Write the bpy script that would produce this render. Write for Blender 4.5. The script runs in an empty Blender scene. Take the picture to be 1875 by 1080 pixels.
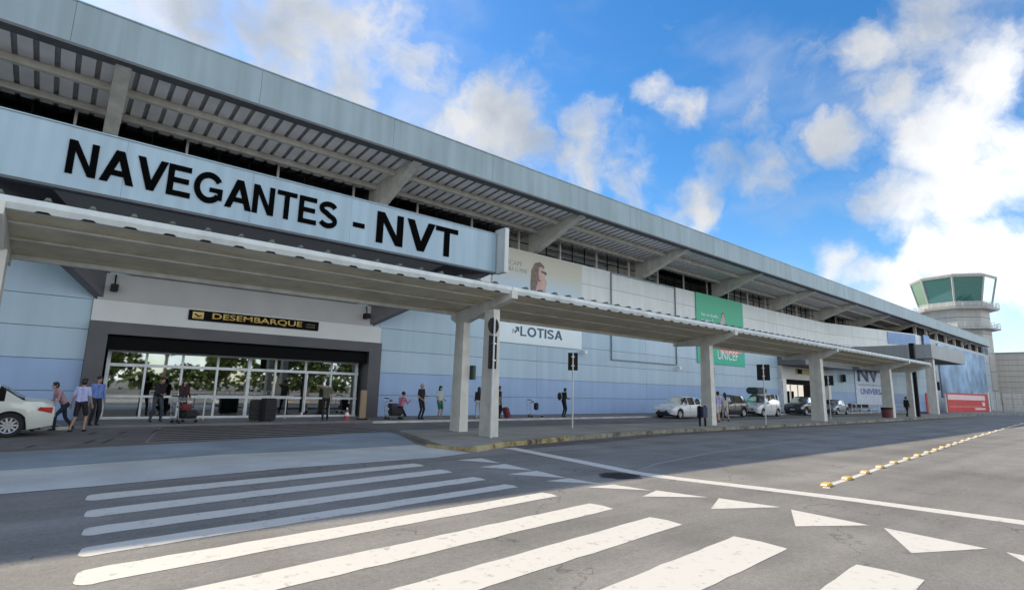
import bpy, bmesh, math, random
import numpy as np
from mathutils import Vector, Matrix
random.seed(7)
R = math.radians
S = bpy.context.scene
COL = S.collection

# ------------------------------------------------------------------ camera
cam = bpy.data.objects.new('camera', bpy.data.cameras.new('camera'))
COL.objects.link(cam); S.camera = cam
cam.data.sensor_width = 36; cam.data.lens = 991 / 1875 * 36
cam.data.clip_start = .1; cam.data.clip_end = 3000
rt = Vector((0.76570514, -0.64262649, 0.02695981)); up = Vector((-0.12968356, -0.11319481, 0.98507315)); bk = Vector((-0.62998239, -0.75777182, -0.17001194))
cam.matrix_world = Matrix(((rt.x, up.x, bk.x, 0), (rt.y, up.y, bk.y, 0), (rt.z, up.z, bk.z, 1.7), (0, 0, 0, 1)))

# ------------------------------------------------------------------ light
EL, AZ = 42.0, -17.0           # sun behind the terminal, a little to the left
sd = Vector((math.sin(R(AZ)) * math.cos(R(EL)), math.cos(R(AZ)) * math.cos(R(EL)), math.sin(R(EL))))
sun = bpy.data.objects.new('sun', bpy.data.lights.new('sun', 'SUN')); COL.objects.link(sun)
sun.data.energy = 2.25; sun.data.angle = R(.5); sun.data.color = (1, .87, .69)
sun.rotation_euler = sd.to_track_quat('Z', 'Y').to_euler()
S.view_settings.view_transform = 'Standard'; S.view_settings.look = 'None'
S.view_settings.exposure = 1.26; S.view_settings.gamma = 1
W = bpy.data.worlds.new('World'); S.world = W; W.use_nodes = True
nt = W.node_tree; N = nt.nodes; Lk = nt.links; N.clear()
def nn(t, **k):
    n = N.new(t)
    for a, b in k.items(): setattr(n, a, b)
    return n
def vmath(op, a, b):
    n = nn('ShaderNodeVectorMath', operation=op)
    for i, x in enumerate((a, b)):
        if isinstance(x, (tuple, list)): n.inputs[i].default_value = x
        elif x is not None: Lk.new(x, n.inputs[i])
    return n
def fmath(op, a, b=0., c=None, clamp=False):
    n = nn('ShaderNodeMath', operation=op, use_clamp=clamp)
    for i, x in enumerate((a, b, c)):
        if x is None: continue
        if isinstance(x, (int, float)): n.inputs[i].default_value = x
        else: Lk.new(x, n.inputs[i])
    return n.outputs[0]
sky = nn('ShaderNodeTexSky', sky_type='NISHITA', sun_disc=False, sun_elevation=R(EL), sun_rotation=R(AZ), air_density=1.0, dust_density=.4, ozone_density=2.5)
tc = nn('ShaderNodeTexCoord')
nz = nn('ShaderNodeTexNoise'); nz.inputs['Scale'].default_value = 6; nz.inputs['Detail'].default_value = 7; nz.inputs['Roughness'].default_value = .62
Lk.new(tc.outputs['Generated'], nz.inputs['Vector'])
off = vmath('SUBTRACT', nz.outputs['Color'], (.5, .5, .5)); sc = vmath('SCALE', off.outputs[0], None); sc.inputs['Scale'].default_value = .11
dirn = vmath('NORMALIZE', vmath('ADD', tc.outputs['Generated'], sc.outputs[0]).outputs[0], None).outputs[0]
BL = [(0.072, 0.85, 0.522, 0.05), (0.014, 0.854, 0.52, 0.06), (0.12, 0.86, 0.497, 0.032), (0.245, 0.795, 0.555, 0.075), (0.309, 0.79, 0.53, 0.12), (0.36, 0.77, 0.525, 0.09), (0.4, 0.753, 0.522, 0.073), (0.215, 0.838, 0.502, 0.066), (0.536, 0.714, 0.451, 0.087), (0.481, 0.752, 0.451, 0.057), (0.668, 0.589, 0.455, 0.050), (0.698, 0.59, 0.405, 0.07), (0.734, 0.571, 0.368, 0.047), (0.706, 0.501, 0.5, 0.031), (0.744, 0.48, 0.466, 0.039), (0.806, 0.51, 0.3, 0.054), (0.842, 0.215, 0.494, 0.039), (0.856, 0.154, 0.494, 0.064), (0.892, 0.108, 0.439, 0.064), (0.88, 0.204, 0.428, 0.051), (0.913, 0.153, 0.378, 0.068), (0.944, 0.1, 0.314, 0.057), (0.932, 0.23, 0.282, 0.052), (0.947, 0.143, 0.288, 0.056), (0.879, 0.262, 0.398, 0.035), (0.924, 0.318, 0.211, 0.033), (0.938, 0.289, 0.191, 0.028), (0.959, 0.203, 0.198, 0.043), (0.967, 0.142, 0.213, 0.049), (0.955, 0.23, 0.185, 0.029), (0.979, 0.108, 0.171, 0.041), (0.952, 0.259, 0.163, 0.04),
      (-.6, .5, .5, .3), (-.75, .2, .5, .3), (.2, -.8, .5, .45), (-.4, -.7, .35, .35), (.7, -.6, .3, .35), (.5, -.5, .7, .3), (-.7, -.3, .4, .35), (-.1, -.95, .22, .4), (.5, -.85, .2, .35), (-.7, -.7, .2, .35), (.8, -.5, .2, .25), (-.95, -.1, .2, .3)]  # large unseen clouds added out of view to brighten the shaded front
m = None
for x, y, z, r in BL:
    d = vmath('DOT_PRODUCT', dirn, tuple(Vector((x, y, z)).normalized())).outputs['Value']
    mr = nn('ShaderNodeMapRange'); mr.inputs[1].default_value = math.cos(r * 1.55); mr.inputs[2].default_value = math.cos(r * .15); Lk.new(d, mr.inputs[0])
    m = mr.outputs[0] if m is None else fmath('MAXIMUM', m, mr.outputs[0])
fb = nn('ShaderNodeTexNoise'); fb.inputs['Scale'].default_value = 6.5; fb.inputs['Detail'].default_value = 9; fb.inputs['Roughness'].default_value = .6
Lk.new(dirn, fb.inputs['Vector'])
den0 = fmath('ADD', m, fmath('MULTIPLY', fmath('SUBTRACT', fb.outputs['Fac'], .5), 3.3))
dm = nn('ShaderNodeMapRange', interpolation_type='SMOOTHSTEP'); dm.inputs[1].default_value = .10; dm.inputs[2].default_value = 1.12; dm.inputs[4].default_value = .95; Lk.new(den0, dm.inputs[0])
wisp = nn('ShaderNodeTexNoise'); wisp.inputs['Scale'].default_value = 3.2; wisp.inputs['Detail'].default_value = 7; wisp.inputs['Roughness'].default_value = .5
st = nn('ShaderNodeMapping'); st.inputs['Scale'].default_value = (1, 1, 2.2); Lk.new(dirn, st.inputs['Vector']); Lk.new(st.outputs[0], wisp.inputs['Vector'])
wm = nn('ShaderNodeMapRange', interpolation_type='SMOOTHSTEP'); wm.inputs[1].default_value = .42; wm.inputs[2].default_value = .8; wm.inputs[4].default_value = .55; Lk.new(wisp.outputs['Fac'], wm.inputs[0])
dens = fmath('MAXIMUM', dm.outputs[0], wm.outputs[0])
sh = nn('ShaderNodeTexNoise'); sh.inputs['Scale'].default_value = 6; sh.inputs['Detail'].default_value = 6
so = vmath('ADD', dirn, tuple(sd * .05)); Lk.new(so.outputs[0], sh.inputs['Vector'])
cr = nn('ShaderNodeValToRGB'); cr.color_ramp.elements[0].position = .40; cr.color_ramp.elements[1].position = .70
cr.color_ramp.elements[0].color = (1, 1, 1, 1); cr.color_ramp.elements[1].color = (.52, .59, .68, 1)
Lk.new(sh.outputs['Fac'], cr.inputs['Fac'])
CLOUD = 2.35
# clouds opposite the sun are front-lit, boosted further as unseen fill light
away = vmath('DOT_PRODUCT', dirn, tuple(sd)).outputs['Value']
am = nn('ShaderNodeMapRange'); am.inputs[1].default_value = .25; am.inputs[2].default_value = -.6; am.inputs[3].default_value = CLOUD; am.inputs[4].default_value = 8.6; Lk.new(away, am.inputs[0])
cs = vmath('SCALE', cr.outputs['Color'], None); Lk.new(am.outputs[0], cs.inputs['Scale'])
hs = nn('ShaderNodeHueSaturation'); hs.inputs['Saturation'].default_value = 1.34; hs.inputs['Value'].default_value = .57
Lk.new(sky.outputs['Color'], hs.inputs['Color'])
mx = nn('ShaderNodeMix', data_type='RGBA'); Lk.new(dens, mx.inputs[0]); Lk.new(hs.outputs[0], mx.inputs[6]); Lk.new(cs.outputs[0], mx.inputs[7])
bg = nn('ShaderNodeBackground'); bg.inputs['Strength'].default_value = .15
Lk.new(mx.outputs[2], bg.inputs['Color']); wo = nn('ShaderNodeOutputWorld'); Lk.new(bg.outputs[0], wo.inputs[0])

# ------------------------------------------------------------------ materials
MATS = {}
def mat(name, col, rough=.6, metal=0., var=.12, scale=3., bump=0., bscale=40., streak=0., spec=.5, emit=None, fine=0., grime=0.):
    if name in MATS: return MATS[name]
    M_ = bpy.data.materials.new(name); M_.use_nodes = True; t = M_.node_tree; b = t.nodes['Principled BSDF']
    b.inputs['Roughness'].default_value = rough; b.inputs['Metallic'].default_value = metal
    b.inputs['Specular IOR Level'].default_value = spec
    c0 = (*col, 1); b.inputs['Base Color'].default_value = c0
    if emit: b.inputs['Emission Color'].default_value = (*emit[:3], 1); b.inputs['Emission Strength'].default_value = emit[3]
    geo = t.nodes.new('ShaderNodeNewGeometry'); out = None
    def mul(prev, sc_, amount, mapping=None, det=5):
        n = t.nodes.new('ShaderNodeTexNoise'); n.inputs['Scale'].default_value = sc_; n.inputs['Detail'].default_value = det
        src = geo.outputs['Position']
        if mapping:
            mp = t.nodes.new('ShaderNodeMapping'); mp.inputs['Scale'].default_value = mapping; t.links.new(src, mp.inputs['Vector']); src = mp.outputs[0]
        t.links.new(src, n.inputs['Vector'])
        r = t.nodes.new('ShaderNodeMapRange'); r.inputs[1].default_value = .3; r.inputs[2].default_value = .7
        r.inputs[3].default_value = 1 - amount; r.inputs[4].default_value = 1 + amount; t.links.new(n.outputs['Fac'], r.inputs[0])
        v = t.nodes.new('ShaderNodeVectorMath'); v.operation = 'SCALE'
        if prev is None: v.inputs[0].default_value = col
        else: t.links.new(prev, v.inputs[0])
        t.links.new(r.outputs[0], v.inputs['Scale']); return v.outputs[0]
    if var: out = mul(out, scale, var)
    if streak: out = mul(out, 1.0, streak, (2.2, 2.2, .12), 6)
    if fine: out = mul(out, 60, fine, None, 3)
    if grime: out = mul(out, .35, grime, None, 8)
    if out is not None: t.links.new(out, b.inputs['Base Color'])
    if bump:
        n = t.nodes.new('ShaderNodeTexNoise'); n.inputs['Scale'].default_value = bscale; n.inputs['Detail'].default_value = 4
        t.links.new(geo.outputs['Position'], n.inputs['Vector'])
        bp = t.nodes.new('ShaderNodeBump'); bp.inputs['Strength'].default_value = bump; bp.inputs['Distance'].default_value = .02
        t.links.new(n.outputs['Fac'], bp.inputs['Height']); t.links.new(bp.outputs[0], b.inputs['Normal'])
    MATS[name] = M_; return M_
def glass(name, tint, trans=.35, rough=.02):
    if name in MATS: return MATS[name]
    M_ = bpy.data.materials.new(name); M_.use_nodes = True; t = M_.node_tree; t.nodes.clear()
    o = t.nodes.new('ShaderNodeOutputMaterial'); tr = t.nodes.new('ShaderNodeBsdfTransparent'); gl = t.nodes.new('ShaderNodeBsdfGlossy')
    tr.inputs[0].default_value = (*[c * trans for c in tint], 1); gl.inputs['Roughness'].default_value = rough; gl.inputs['Color'].default_value = (*[min(1, .6 + .4 * c) for c in tint], 1)
    fr = t.nodes.new('ShaderNodeFresnel'); fr.inputs['IOR'].default_value = 1.5
    ad = t.nodes.new('ShaderNodeMath'); ad.operation = 'MULTIPLY_ADD'; ad.inputs[1].default_value = .8; ad.inputs[2].default_value = .38
    mx_ = t.nodes.new('ShaderNodeMixShader'); t.links.new(fr.outputs[0], ad.inputs[0]); t.links.new(ad.outputs[0], mx_.inputs[0])
    t.links.new(tr.outputs[0], mx_.inputs[1]); t.links.new(gl.outputs[0], mx_.inputs[2]); t.links.new(mx_.outputs[0], o.inputs[0])
    if name == 'tower_glass':
        pb = t.nodes.new('ShaderNodeBsdfPrincipled'); pb.inputs['Base Color'].default_value = (.02, .19, .175, 1); pb.inputs['Roughness'].default_value = .15
        m2_ = t.nodes.new('ShaderNodeMixShader'); m2_.inputs[0].default_value = .55; t.links.new(mx_.outputs[0], m2_.inputs[1]); t.links.new(pb.outputs[0], m2_.inputs[2]); t.links.new(m2_.outputs[0], o.inputs[0])
    MATS[name] = M_; return M_

def asphalt():
    M_ = bpy.data.materials.new('asphalt'); M_.use_nodes = True; t = M_.node_tree; b = t.nodes['Principled BSDF']
    b.inputs['Roughness'].default_value = .85; b.inputs['Specular IOR Level'].default_value = .3
    g = t.nodes.new('ShaderNodeNewGeometry')
    def noise(s, d, mp=None, rough=.55):
        n = t.nodes.new('ShaderNodeTexNoise'); n.inputs['Scale'].default_value = s; n.inputs['Detail'].default_value = d; n.inputs['Roughness'].default_value = rough
        if mp:
            q = t.nodes.new('ShaderNodeMapping'); q.inputs['Scale'].default_value = mp; t.links.new(g.outputs['Position'], q.inputs[0]); t.links.new(q.outputs[0], n.inputs['Vector'])
        else: t.links.new(g.outputs['Position'], n.inputs['Vector'])
        return n.outputs['Fac']
    def rng(x, a, b_, c, d):
        r = t.nodes.new('ShaderNodeMapRange'); t.links.new(x, r.inputs[0])
        for i, v in enumerate((a, b_, c, d)): r.inputs[i + 1].default_value = v
        return r.outputs[0]
    def mulf(a, b_):
        x = t.nodes.new('ShaderNodeMath'); x.operation = 'MULTIPLY'; t.links.new(a, x.inputs[0]); t.links.new(b_, x.inputs[1]); return x.outputs[0]
    agg = rng(noise(130, 2), .35, .65, .75, 1.25); agg2 = rng(noise(38, 3, None, .8), .3, .7, .80, 1.20)
    mid = rng(noise(14, 5), .3, .7, .88, 1.12)
    big = rng(noise(.45, 6), .35, .65, .80, 1.14)
    track = rng(noise(1, 5, (.05, 1.1, 1)), .35, .65, .86, 1.12)
    dk = rng(noise(2.7, 8, None, .75), .62, .72, 1.0, .72)
    vo = t.nodes.new('ShaderNodeTexVoronoi'); vo.feature = 'DISTANCE_TO_EDGE'; vo.inputs['Scale'].default_value = .23
    wn = t.nodes.new('ShaderNodeTexNoise'); wn.inputs['Scale'].default_value = 1.5; wn.inputs['Detail'].default_value = 6; t.links.new(g.outputs['Position'], wn.inputs['Vector'])
    va = t.nodes.new('ShaderNodeVectorMath'); va.operation = 'MULTIPLY_ADD'; va.inputs[1].default_value = (1.6, 1.6, 1.6); t.links.new(wn.outputs['Color'], va.inputs[0]); t.links.new(g.outputs['Position'], va.inputs[2])
    t.links.new(va.outputs[0], vo.inputs['Vector'])
    crk = rng(vo.outputs['Distance'], .0015, .004, .62, 1.0)
    v = mulf(mulf(mulf(mulf(mulf(agg, agg2), mid), mulf(big, track)), dk), crk)
    s = t.nodes.new('ShaderNodeVectorMath'); s.operation = 'SCALE'; s.inputs[0].default_value = (.222, .212, .193); t.links.new(v, s.inputs['Scale'])
    t.links.new(s.outputs[0], b.inputs['Base Color'])
    bp = t.nodes.new('ShaderNodeBump'); bp.inputs['Strength'].default_value = .5; bp.inputs['Distance'].default_value = .012; t.links.new(noise(110, 3), bp.inputs['Height']); t.links.new(bp.outputs[0], b.inputs['Normal'])
    return M_
def paintmat(name, col, wear=.55):
    M_ = bpy.data.materials.new(name); M_.use_nodes = True; t = M_.node_tree; b = t.nodes['Principled BSDF']; b.inputs['Roughness'].default_value = .7
    g = t.nodes.new('ShaderNodeNewGeometry')
    n = t.nodes.new('ShaderNodeTexNoise'); n.inputs['Scale'].default_value = 7; n.inputs['Detail'].default_value = 9; n.inputs['Roughness'].default_value = .72; t.links.new(g.outputs['Position'], n.inputs['Vector'])
    r = t.nodes.new('ShaderNodeMapRange'); r.inputs[1].default_value = .56; r.inputs[2].default_value = .72; r.inputs[4].default_value = wear; t.links.new(n.outputs['Fac'], r.inputs[0])
    mx_ = t.nodes.new('ShaderNodeMix'); mx_.data_type = 'RGBA'; mx_.inputs[6].default_value = (*col, 1); mx_.inputs[7].default_value = (.16, .155, .15, 1); t.links.new(r.outputs[0], mx_.inputs[0])
    t.links.new(mx_.outputs[2], b.inputs['Base Color'])
    n2 = t.nodes.new('ShaderNodeTexNoise'); n2.inputs['Scale'].default_value = 110; t.links.new(g.outputs['Position'], n2.inputs['Vector'])
    bp = t.nodes.new('ShaderNodeBump'); bp.inputs['Strength'].default_value = .35; bp.inputs['Distance'].default_value = .01; t.links.new(n2.outputs['Fac'], bp.inputs['Height']); t.links.new(bp.outputs[0], b.inputs['Normal'])
    MATS[name] = M_; return M_

ASPH = asphalt()
PAINT = paintmat('road_paint', (.62, .595, .53), .85); YPAINT = paintmat('yellow_paint', (.55, .42, .08), .9)
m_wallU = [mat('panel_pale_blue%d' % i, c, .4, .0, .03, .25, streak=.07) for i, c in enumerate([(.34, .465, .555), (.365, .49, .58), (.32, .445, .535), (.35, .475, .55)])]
m_wallH = [mat('panel_bounce_grey%d' % i, c, .45, .0, .05, .8, streak=.07) for i, c in enumerate([(.56, .60, .59), (.585, .62, .61), (.54, .585, .575)])]  # upper rows: warm bounce light put into a greyer panel colour
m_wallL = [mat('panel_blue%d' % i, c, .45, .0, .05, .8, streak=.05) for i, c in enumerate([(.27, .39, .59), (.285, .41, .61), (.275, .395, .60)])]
m_joint = mat('joint', (.16, .18, .2), .8)
m_fasc = mat('fascia_paint', (.24, .325, .36), .5, 0, .07, .4, streak=.14)
m_fascd = mat('fascia_lip', (.10, .11, .12), .7)
m_conc = mat('painted_concrete', (.60, .59, .54), .75, 0, .10, 2.5, bump=.2, bscale=25, streak=.12)
m_deck = mat('roof_deck', (.84, .84, .86), .5, 0, .08, 1.2)
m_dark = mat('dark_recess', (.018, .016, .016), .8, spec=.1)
m_black = mat('black_panel', (.004, .004, .004), .7, spec=.1)
m_gutter = mat('gutter_white', (.56, .60, .58), .4, 0, .08, 1.5, streak=.12)
m_sheet = mat('canopy_sheet', (.66, .57, .39), .55, 0, .12, 1.0, streak=.1)
m_sheettop = mat('canopy_sheet_top', (.10, .13, .12), .6, .2, .2, 1.5)
m_sign = mat('sign_band', (.31, .43, .51), .45, 0, .05, .4, streak=.12)
m_letter = mat('letter_black', (.002, .002, .002), .9, spec=.05)
m_portal = mat('portal_cladding', (.065, .065, .072), .45, .0, .15, .8)
m_frame = mat('door_frame', (.62, .66, .66), .4)
m_white = mat('white_paint', (.72, .72, .70), .5)
m_steel = mat('galv_steel', (.5, .52, .53), .35, .8)
m_darkmetal = mat('dark_metal', (.012, .012, .013), .6, .0, spec=.2)
m_postw = mat('pole_white', (.6, .62, .62), .5)
m_glass = glass('door_glass', (.8, .95, .95), .30)
m_tglass = glass('tower_glass', (.12, .62, .55), .35)
m_rubber = mat('rubber', (.015, .015, .016), .8)
m_pave = mat('pavement_blue', (.25, .31, .38), .8, 0, .12, .9, bump=.2, bscale=60, fine=.08, grime=.15)
m_apron = mat('apron_concrete', (.50, .52, .51), .85, 0, .10, 1.2, bump=.3, bscale=70, fine=.08, grime=.12)
m_lane = mat('lane_brown', (.165, .148, .138), .85, 0, .14, 1.4, bump=.3, bscale=90, fine=.12, grime=.2)
m_island = mat('island_concrete', (.27, .27, .25), .85, 0, .14, 1.1, bump=.3, bscale=70, fine=.1, grime=.15)
m_kerb = mat('kerb_concrete', (.50, .49, .46), .8, 0, .2, 2, bump=.3, grime=.2)
def kerby(nm, c0, c1, c2):
    M_ = mat(nm, (.42, .31, .08), .8)
    t = M_.node_tree; b = t.nodes['Principled BSDF']; g = t.nodes.new('ShaderNodeNewGeometry')
    n = t.nodes.new('ShaderNodeTexNoise'); n.inputs['Scale'].default_value = 1.6; n.inputs['Detail'].default_value = 8; n.inputs['Roughness'].default_value = .7; t.links.new(g.outputs['Position'], n.inputs['Vector'])
    r = t.nodes.new('ShaderNodeValToRGB'); r.color_ramp.elements[0].position = .38; r.color_ramp.elements[1].position = .62
    r.color_ramp.elements[0].color = (*c0, 1); r.color_ramp.elements[1].color = (*c1, 1)
    e = r.color_ramp.elements.new(.5); e.color = (*c2, 1)
    t.links.new(n.outputs['Fac'], r.inputs[0]); t.links.new(r.outputs[0], b.inputs['Base Color']); return M_
m_kerby = kerby('kerb_yellow', (.05, .045, .035), (.40, .36, .25), (.40, .31, .14))

# ------------------------------------------------------------------ helpers
class MB:
    def __init__(s): s.v = []; s.f = []; s.m = []; s.mats = []
    def mi(s, m):
        if m not in s.mats: s.mats.append(m)
        return s.mats.index(m)
    def add(s, vs, fs, m):
        o = len(s.v); s.v += [tuple(v) for v in vs]; k = s.mi(m)
        for f in fs: s.f.append([i + o for i in f]); s.m.append(k)
    def box(s, x0, x1, y0, y1, z0, z1, m):
        s.add([(x0, y0, z0), (x1, y0, z0), (x1, y1, z0), (x0, y1, z0), (x0, y0, z1), (x1, y0, z1), (x1, y1, z1), (x0, y1, z1)],
              [(0, 3, 2, 1), (4, 5, 6, 7), (0, 1, 5, 4), (1, 2, 6, 5), (2, 3, 7, 6), (3, 0, 4, 7)], m)
    def prism(s, pts, a, b, axis, m):      # polygon pts in the two other axes, extruded from a to b along axis
        n = len(pts)
        def mk(p, t):
            return {0: (t, p[0], p[1]), 1: (p[0], t, p[1]), 2: (p[0], p[1], t)}[axis]
        s.add([mk(p, a) for p in pts] + [mk(p, b) for p in pts], [list(range(n))[::-1], list(range(n, 2 * n))] + [(i, (i + 1) % n, n + (i + 1) % n, n + i) for i in range(n)], m)
    def tube(s, p, q, r, m, n=8, r2=None):
        p = Vector(p); q = Vector(q); r2 = r if r2 is None else r2; d = (q - p).normalized(); a = d.orthogonal().normalized(); b = d.cross(a)
        vs = []
        for c, rr in ((p, r), (q, r2)):
            for i in range(n): t = 2 * math.pi * i / n; vs.append(c + a * math.cos(t) * rr + b * math.sin(t) * rr)
        s.add(vs, [(i, (i + 1) % n, n + (i + 1) % n, n + i) for i in range(n)] + [list(range(n))[::-1], list(range(n, 2 * n))], m)
    def path(s, pts, r, m, n=6):
        for a, b in zip(pts, pts[1:]): s.tube(a, b, r, m, n)
    def lathe(s, prof, m, n=24, axis=2, c=(0, 0, 0)):
        vs = []
        for i in range(n):
            t = 2 * math.pi * i / n
            for r, h in prof:
                x, y = r * math.cos(t), r * math.sin(t)
                p = {2: (x, y, h), 1: (x, h, y), 0: (h, x, y)}[axis]; vs.append((p[0] + c[0], p[1] + c[1], p[2] + c[2]))
        k = len(prof); s.add(vs, [(i * k + j, ((i + 1) % n) * k + j, ((i + 1) % n) * k + j + 1, i * k + j + 1) for i in range(n) for j in range(k - 1)], m)
    def build(s, name, parent=None, loc=None, rz=0, smooth=False, bevel=0):
        me = bpy.data.meshes.new(name); me.from_pydata(s.v, [], s.f)
        for m in s.mats: me.materials.append(m)
        me.polygons.foreach_set('material_index', s.m)
        bm = bmesh.new(); bm.from_mesh(me); bmesh.ops.recalc_face_normals(bm, faces=bm.faces)
        if bevel: bmesh.ops.bevel(bm, geom=bm.edges[:], offset=bevel, segments=2, affect='EDGES', clamp_overlap=True)
        bm.to_mesh(me); bm.free()
        if smooth: me.polygons.foreach_set('use_smooth', [True] * len(me.polygons))
        o = bpy.data.objects.new(name, me); COL.objects.link(o)
        if parent: o.parent = parent
        if loc is not None: o.location = loc
        o.rotation_euler.z = rz
        return o
def tag(o, label=None, cat=None, group=None, kind=None):
    if label: o['label'] = label
    if cat: o['category'] = cat
    if group: o['group'] = group
    if kind: o['kind'] = kind
    return o
def thing(name, label, cat, loc=(0, 0, 0), rz=0, group=None):
    o = bpy.data.objects.new(name, None); COL.objects.link(o); o.location = loc; o.rotation_euler.z = rz; o.empty_display_size = .3
    return tag(o, label, cat, group)
def children(o): return [c for c in COL.objects if c.parent == o]
def copy_tree(o, parent=None):
    kids = children(o); c = o.copy(); COL.objects.link(c)
    if parent is not None: c.parent = parent
    for k in kids: copy_tree(k, c)
    return c
def text(name, s, x0, x1, z0, z1, y, m, parent=None, bold=0., depth=.03, shear=0., rz=0, org=None):
    cu = bpy.data.curves.new(name, 'FONT'); cu.body = s; cu.offset = bold; cu.shear = shear; cu.resolution_u = 4
    t = bpy.data.objects.new('tmp', cu); COL.objects.link(t); dg = bpy.context.evaluated_depsgraph_get()
    me = bpy.data.meshes.new_from_object(t.evaluated_get(dg)); bpy.data.objects.remove(t); me.name = name
    co = np.empty(len(me.vertices) * 3); me.vertices.foreach_get('co', co); co = co.reshape(-1, 3)
    mn = co.min(0); mxx = co.max(0); sp = np.maximum(mxx - mn, 1e-6)
    x = x0 + (co[:, 0] - mn[0]) / sp[0] * (x1 - x0); z = z0 + (co[:, 1] - mn[1]) / sp[1] * (z1 - z0)
    me.vertices.foreach_set('co', np.stack([x, np.full_like(x, y), z], 1).ravel()); me.update()
    bm = bmesh.new(); bm.from_mesh(me); bmesh.ops.remove_doubles(bm, verts=bm.verts, dist=.0005)
    if depth:
        r = bmesh.ops.extrude_face_region(bm, geom=bm.faces[:]); vs = [e for e in r['geom'] if isinstance(e, bmesh.types.BMVert)]
        bmesh.ops.translate(bm, vec=(0, -depth, 0), verts=vs); bmesh.ops.recalc_face_normals(bm, faces=bm.faces)
    bm.to_mesh(me); bm.free(); me.materials.clear(); me.materials.append(m)
    o = bpy.data.objects.new(name, me); COL.objects.link(o); o.parent = parent
    if org is not None: o.location = org; o.rotation_euler.z = rz
    return o
def sheet(name, pts, z, m, thick=0.):
    b = MB()
    if thick: b.prism(pts, z - thick, z, 2, m)
    else: b.add([(x, y, z) for x, y in pts], [list(range(len(pts)))], m)
    return b

# grotesque capitals drawn as polygons and thick strokes
def glyph(ch, t=.195):
    P = []
    def rect(a, b_, c, d): P.append([(a, c), (b_, c), (b_, d), (a, d)])
    def stroke(pts, w):
        V = [Vector(p) for p in pts]; Lf = []; Rg = []
        for i, p in enumerate(V):
            d = (V[min(i + 1, len(V) - 1)] - V[max(i - 1, 0)]).normalized(); n = Vector((-d.y, d.x)) * w / 2; Lf.append(tuple(p + n)); Rg.append(tuple(p - n))
        for i in range(len(V) - 1): P.append([Rg[i], Rg[i + 1], Lf[i + 1], Lf[i]])
    def arc(cx, cy, rx, ry, a0, a1, n=14): return [(cx + rx * math.cos(R(a0 + (a1 - a0) * i / n)), cy + ry * math.sin(R(a0 + (a1 - a0) * i / n))) for i in range(n + 1)]
    h = t / 2
    if ch == 'N': w = .80; rect(0, t, 0, 1); rect(w - t, w, 0, 1); P.append([(w - t - .02, 0), (w - t + .02, 0), (w - .02, 0), (t + .02, 1), (.0, 1)][0:1] + [(w - .02, 0), (t + .02, 1), (.02, 1)])
    elif ch == 'M': w = .95; rect(0, t, 0, 1); rect(w - t, w, 0, 1); P.append([(w / 2 - .08, 0), (w / 2 + .08, 0), (t + .06, 1), (0, 1)]); P.append([(w / 2 - .08, 0), (w / 2 + .08, 0), (w, 1), (w - t - .06, 1)])
    elif ch == 'A': w = .96; P.append([(0, 0), (.225, 0), (.59, 1), (.36, 1)]); P.append([(w, 0), (w - .225, 0), (w - .59, 1), (w - .36, 1)]); rect(.2, .76, .22, .385)
    elif ch == 'V': w = .92; P.append([(0, 1), (.225, 1), (.57, 0), (.35, 0)]); P.append([(w, 1), (w - .225, 1), (w - .57, 0), (w - .35, 0)])
    elif ch == 'E': w = .74; rect(0, t, 0, 1); rect(t, .72, .83, 1); rect(t, .67, .43, .595); rect(t, .75, 0, .17)
    elif ch == 'T': w = .78; rect(0, w, .84, 1); rect(w / 2 - h, w / 2 + h, 0, .84)
    elif ch == 'L': w = .68; rect(0, t, 0, 1); rect(t, w, 0, .16)
    elif ch == 'I': w = t; rect(0, t, 0, 1)
    elif ch == 'O': w = 1.0; stroke(arc(.5, .5, .5 - h, .52 - h, 0, 360, 32), t)
    elif ch == 'G': w = .96; stroke(arc(.49, .5, .49 - h, .52 - h, 33, 325, 26), t); rect(.80, .96, .14, .52); rect(.52, .80, .37, .52)
    elif ch == 'S':
        w = .80; k = .19; stroke(arc(.40, .735, .30, .265 - k / 2, 18, 250, 14) + [(.42, .50 + .025)][:0] + arc(.40, .275, .31, .275 - k / 2 + .01, 72, -160, 14), k)
    elif ch == '-': w = .42; rect(0, w, .27, .45)
    else: w = .3
    return P, w
def stroke_text(name, s, x0, x1, z0, z1, y, m, parent, org, gap=.10, depth=.03):
    G_ = []; x = 0
    for ch in s:
        P, w = glyph(ch); g = gap * (.2 if ch in 'AV' else 1); G_.append((P, x)); x += w + g
    x -= g; b = MB(); sx = (x1 - x0) / x; k = 0
    for P, ox in G_:
        for q in P:
            k += 1; b.prism([(x0 + (p[0] + ox) * sx, z0 + p[1] * (z1 - z0)) for p in q], y - depth - .0004 * (k % 40), y, 1, m)
    o = b.build(name, parent)
    if org is not None: o.location = -Vector(org)
    return o
# ------------------------------------------------------------------ ground
b = MB(); b.add([(-400, -400, 0), (900, -400, 0), (900, 700, 0), (-400, 700, 0)], [(0, 1, 2, 3)], ASPH); tag(b.build('road'), kind='structure')
# drop-off lane in front of the terminal
tag(sheet('l', [(-60, 17), (9.3, 17), (11, 17.9), (34, 17.5), (60, 17.6), (90, 18.5), (90, 22.9), (-60, 22.9)], .004, m_lane).build('drop_off_lane'), kind='structure')
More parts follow.
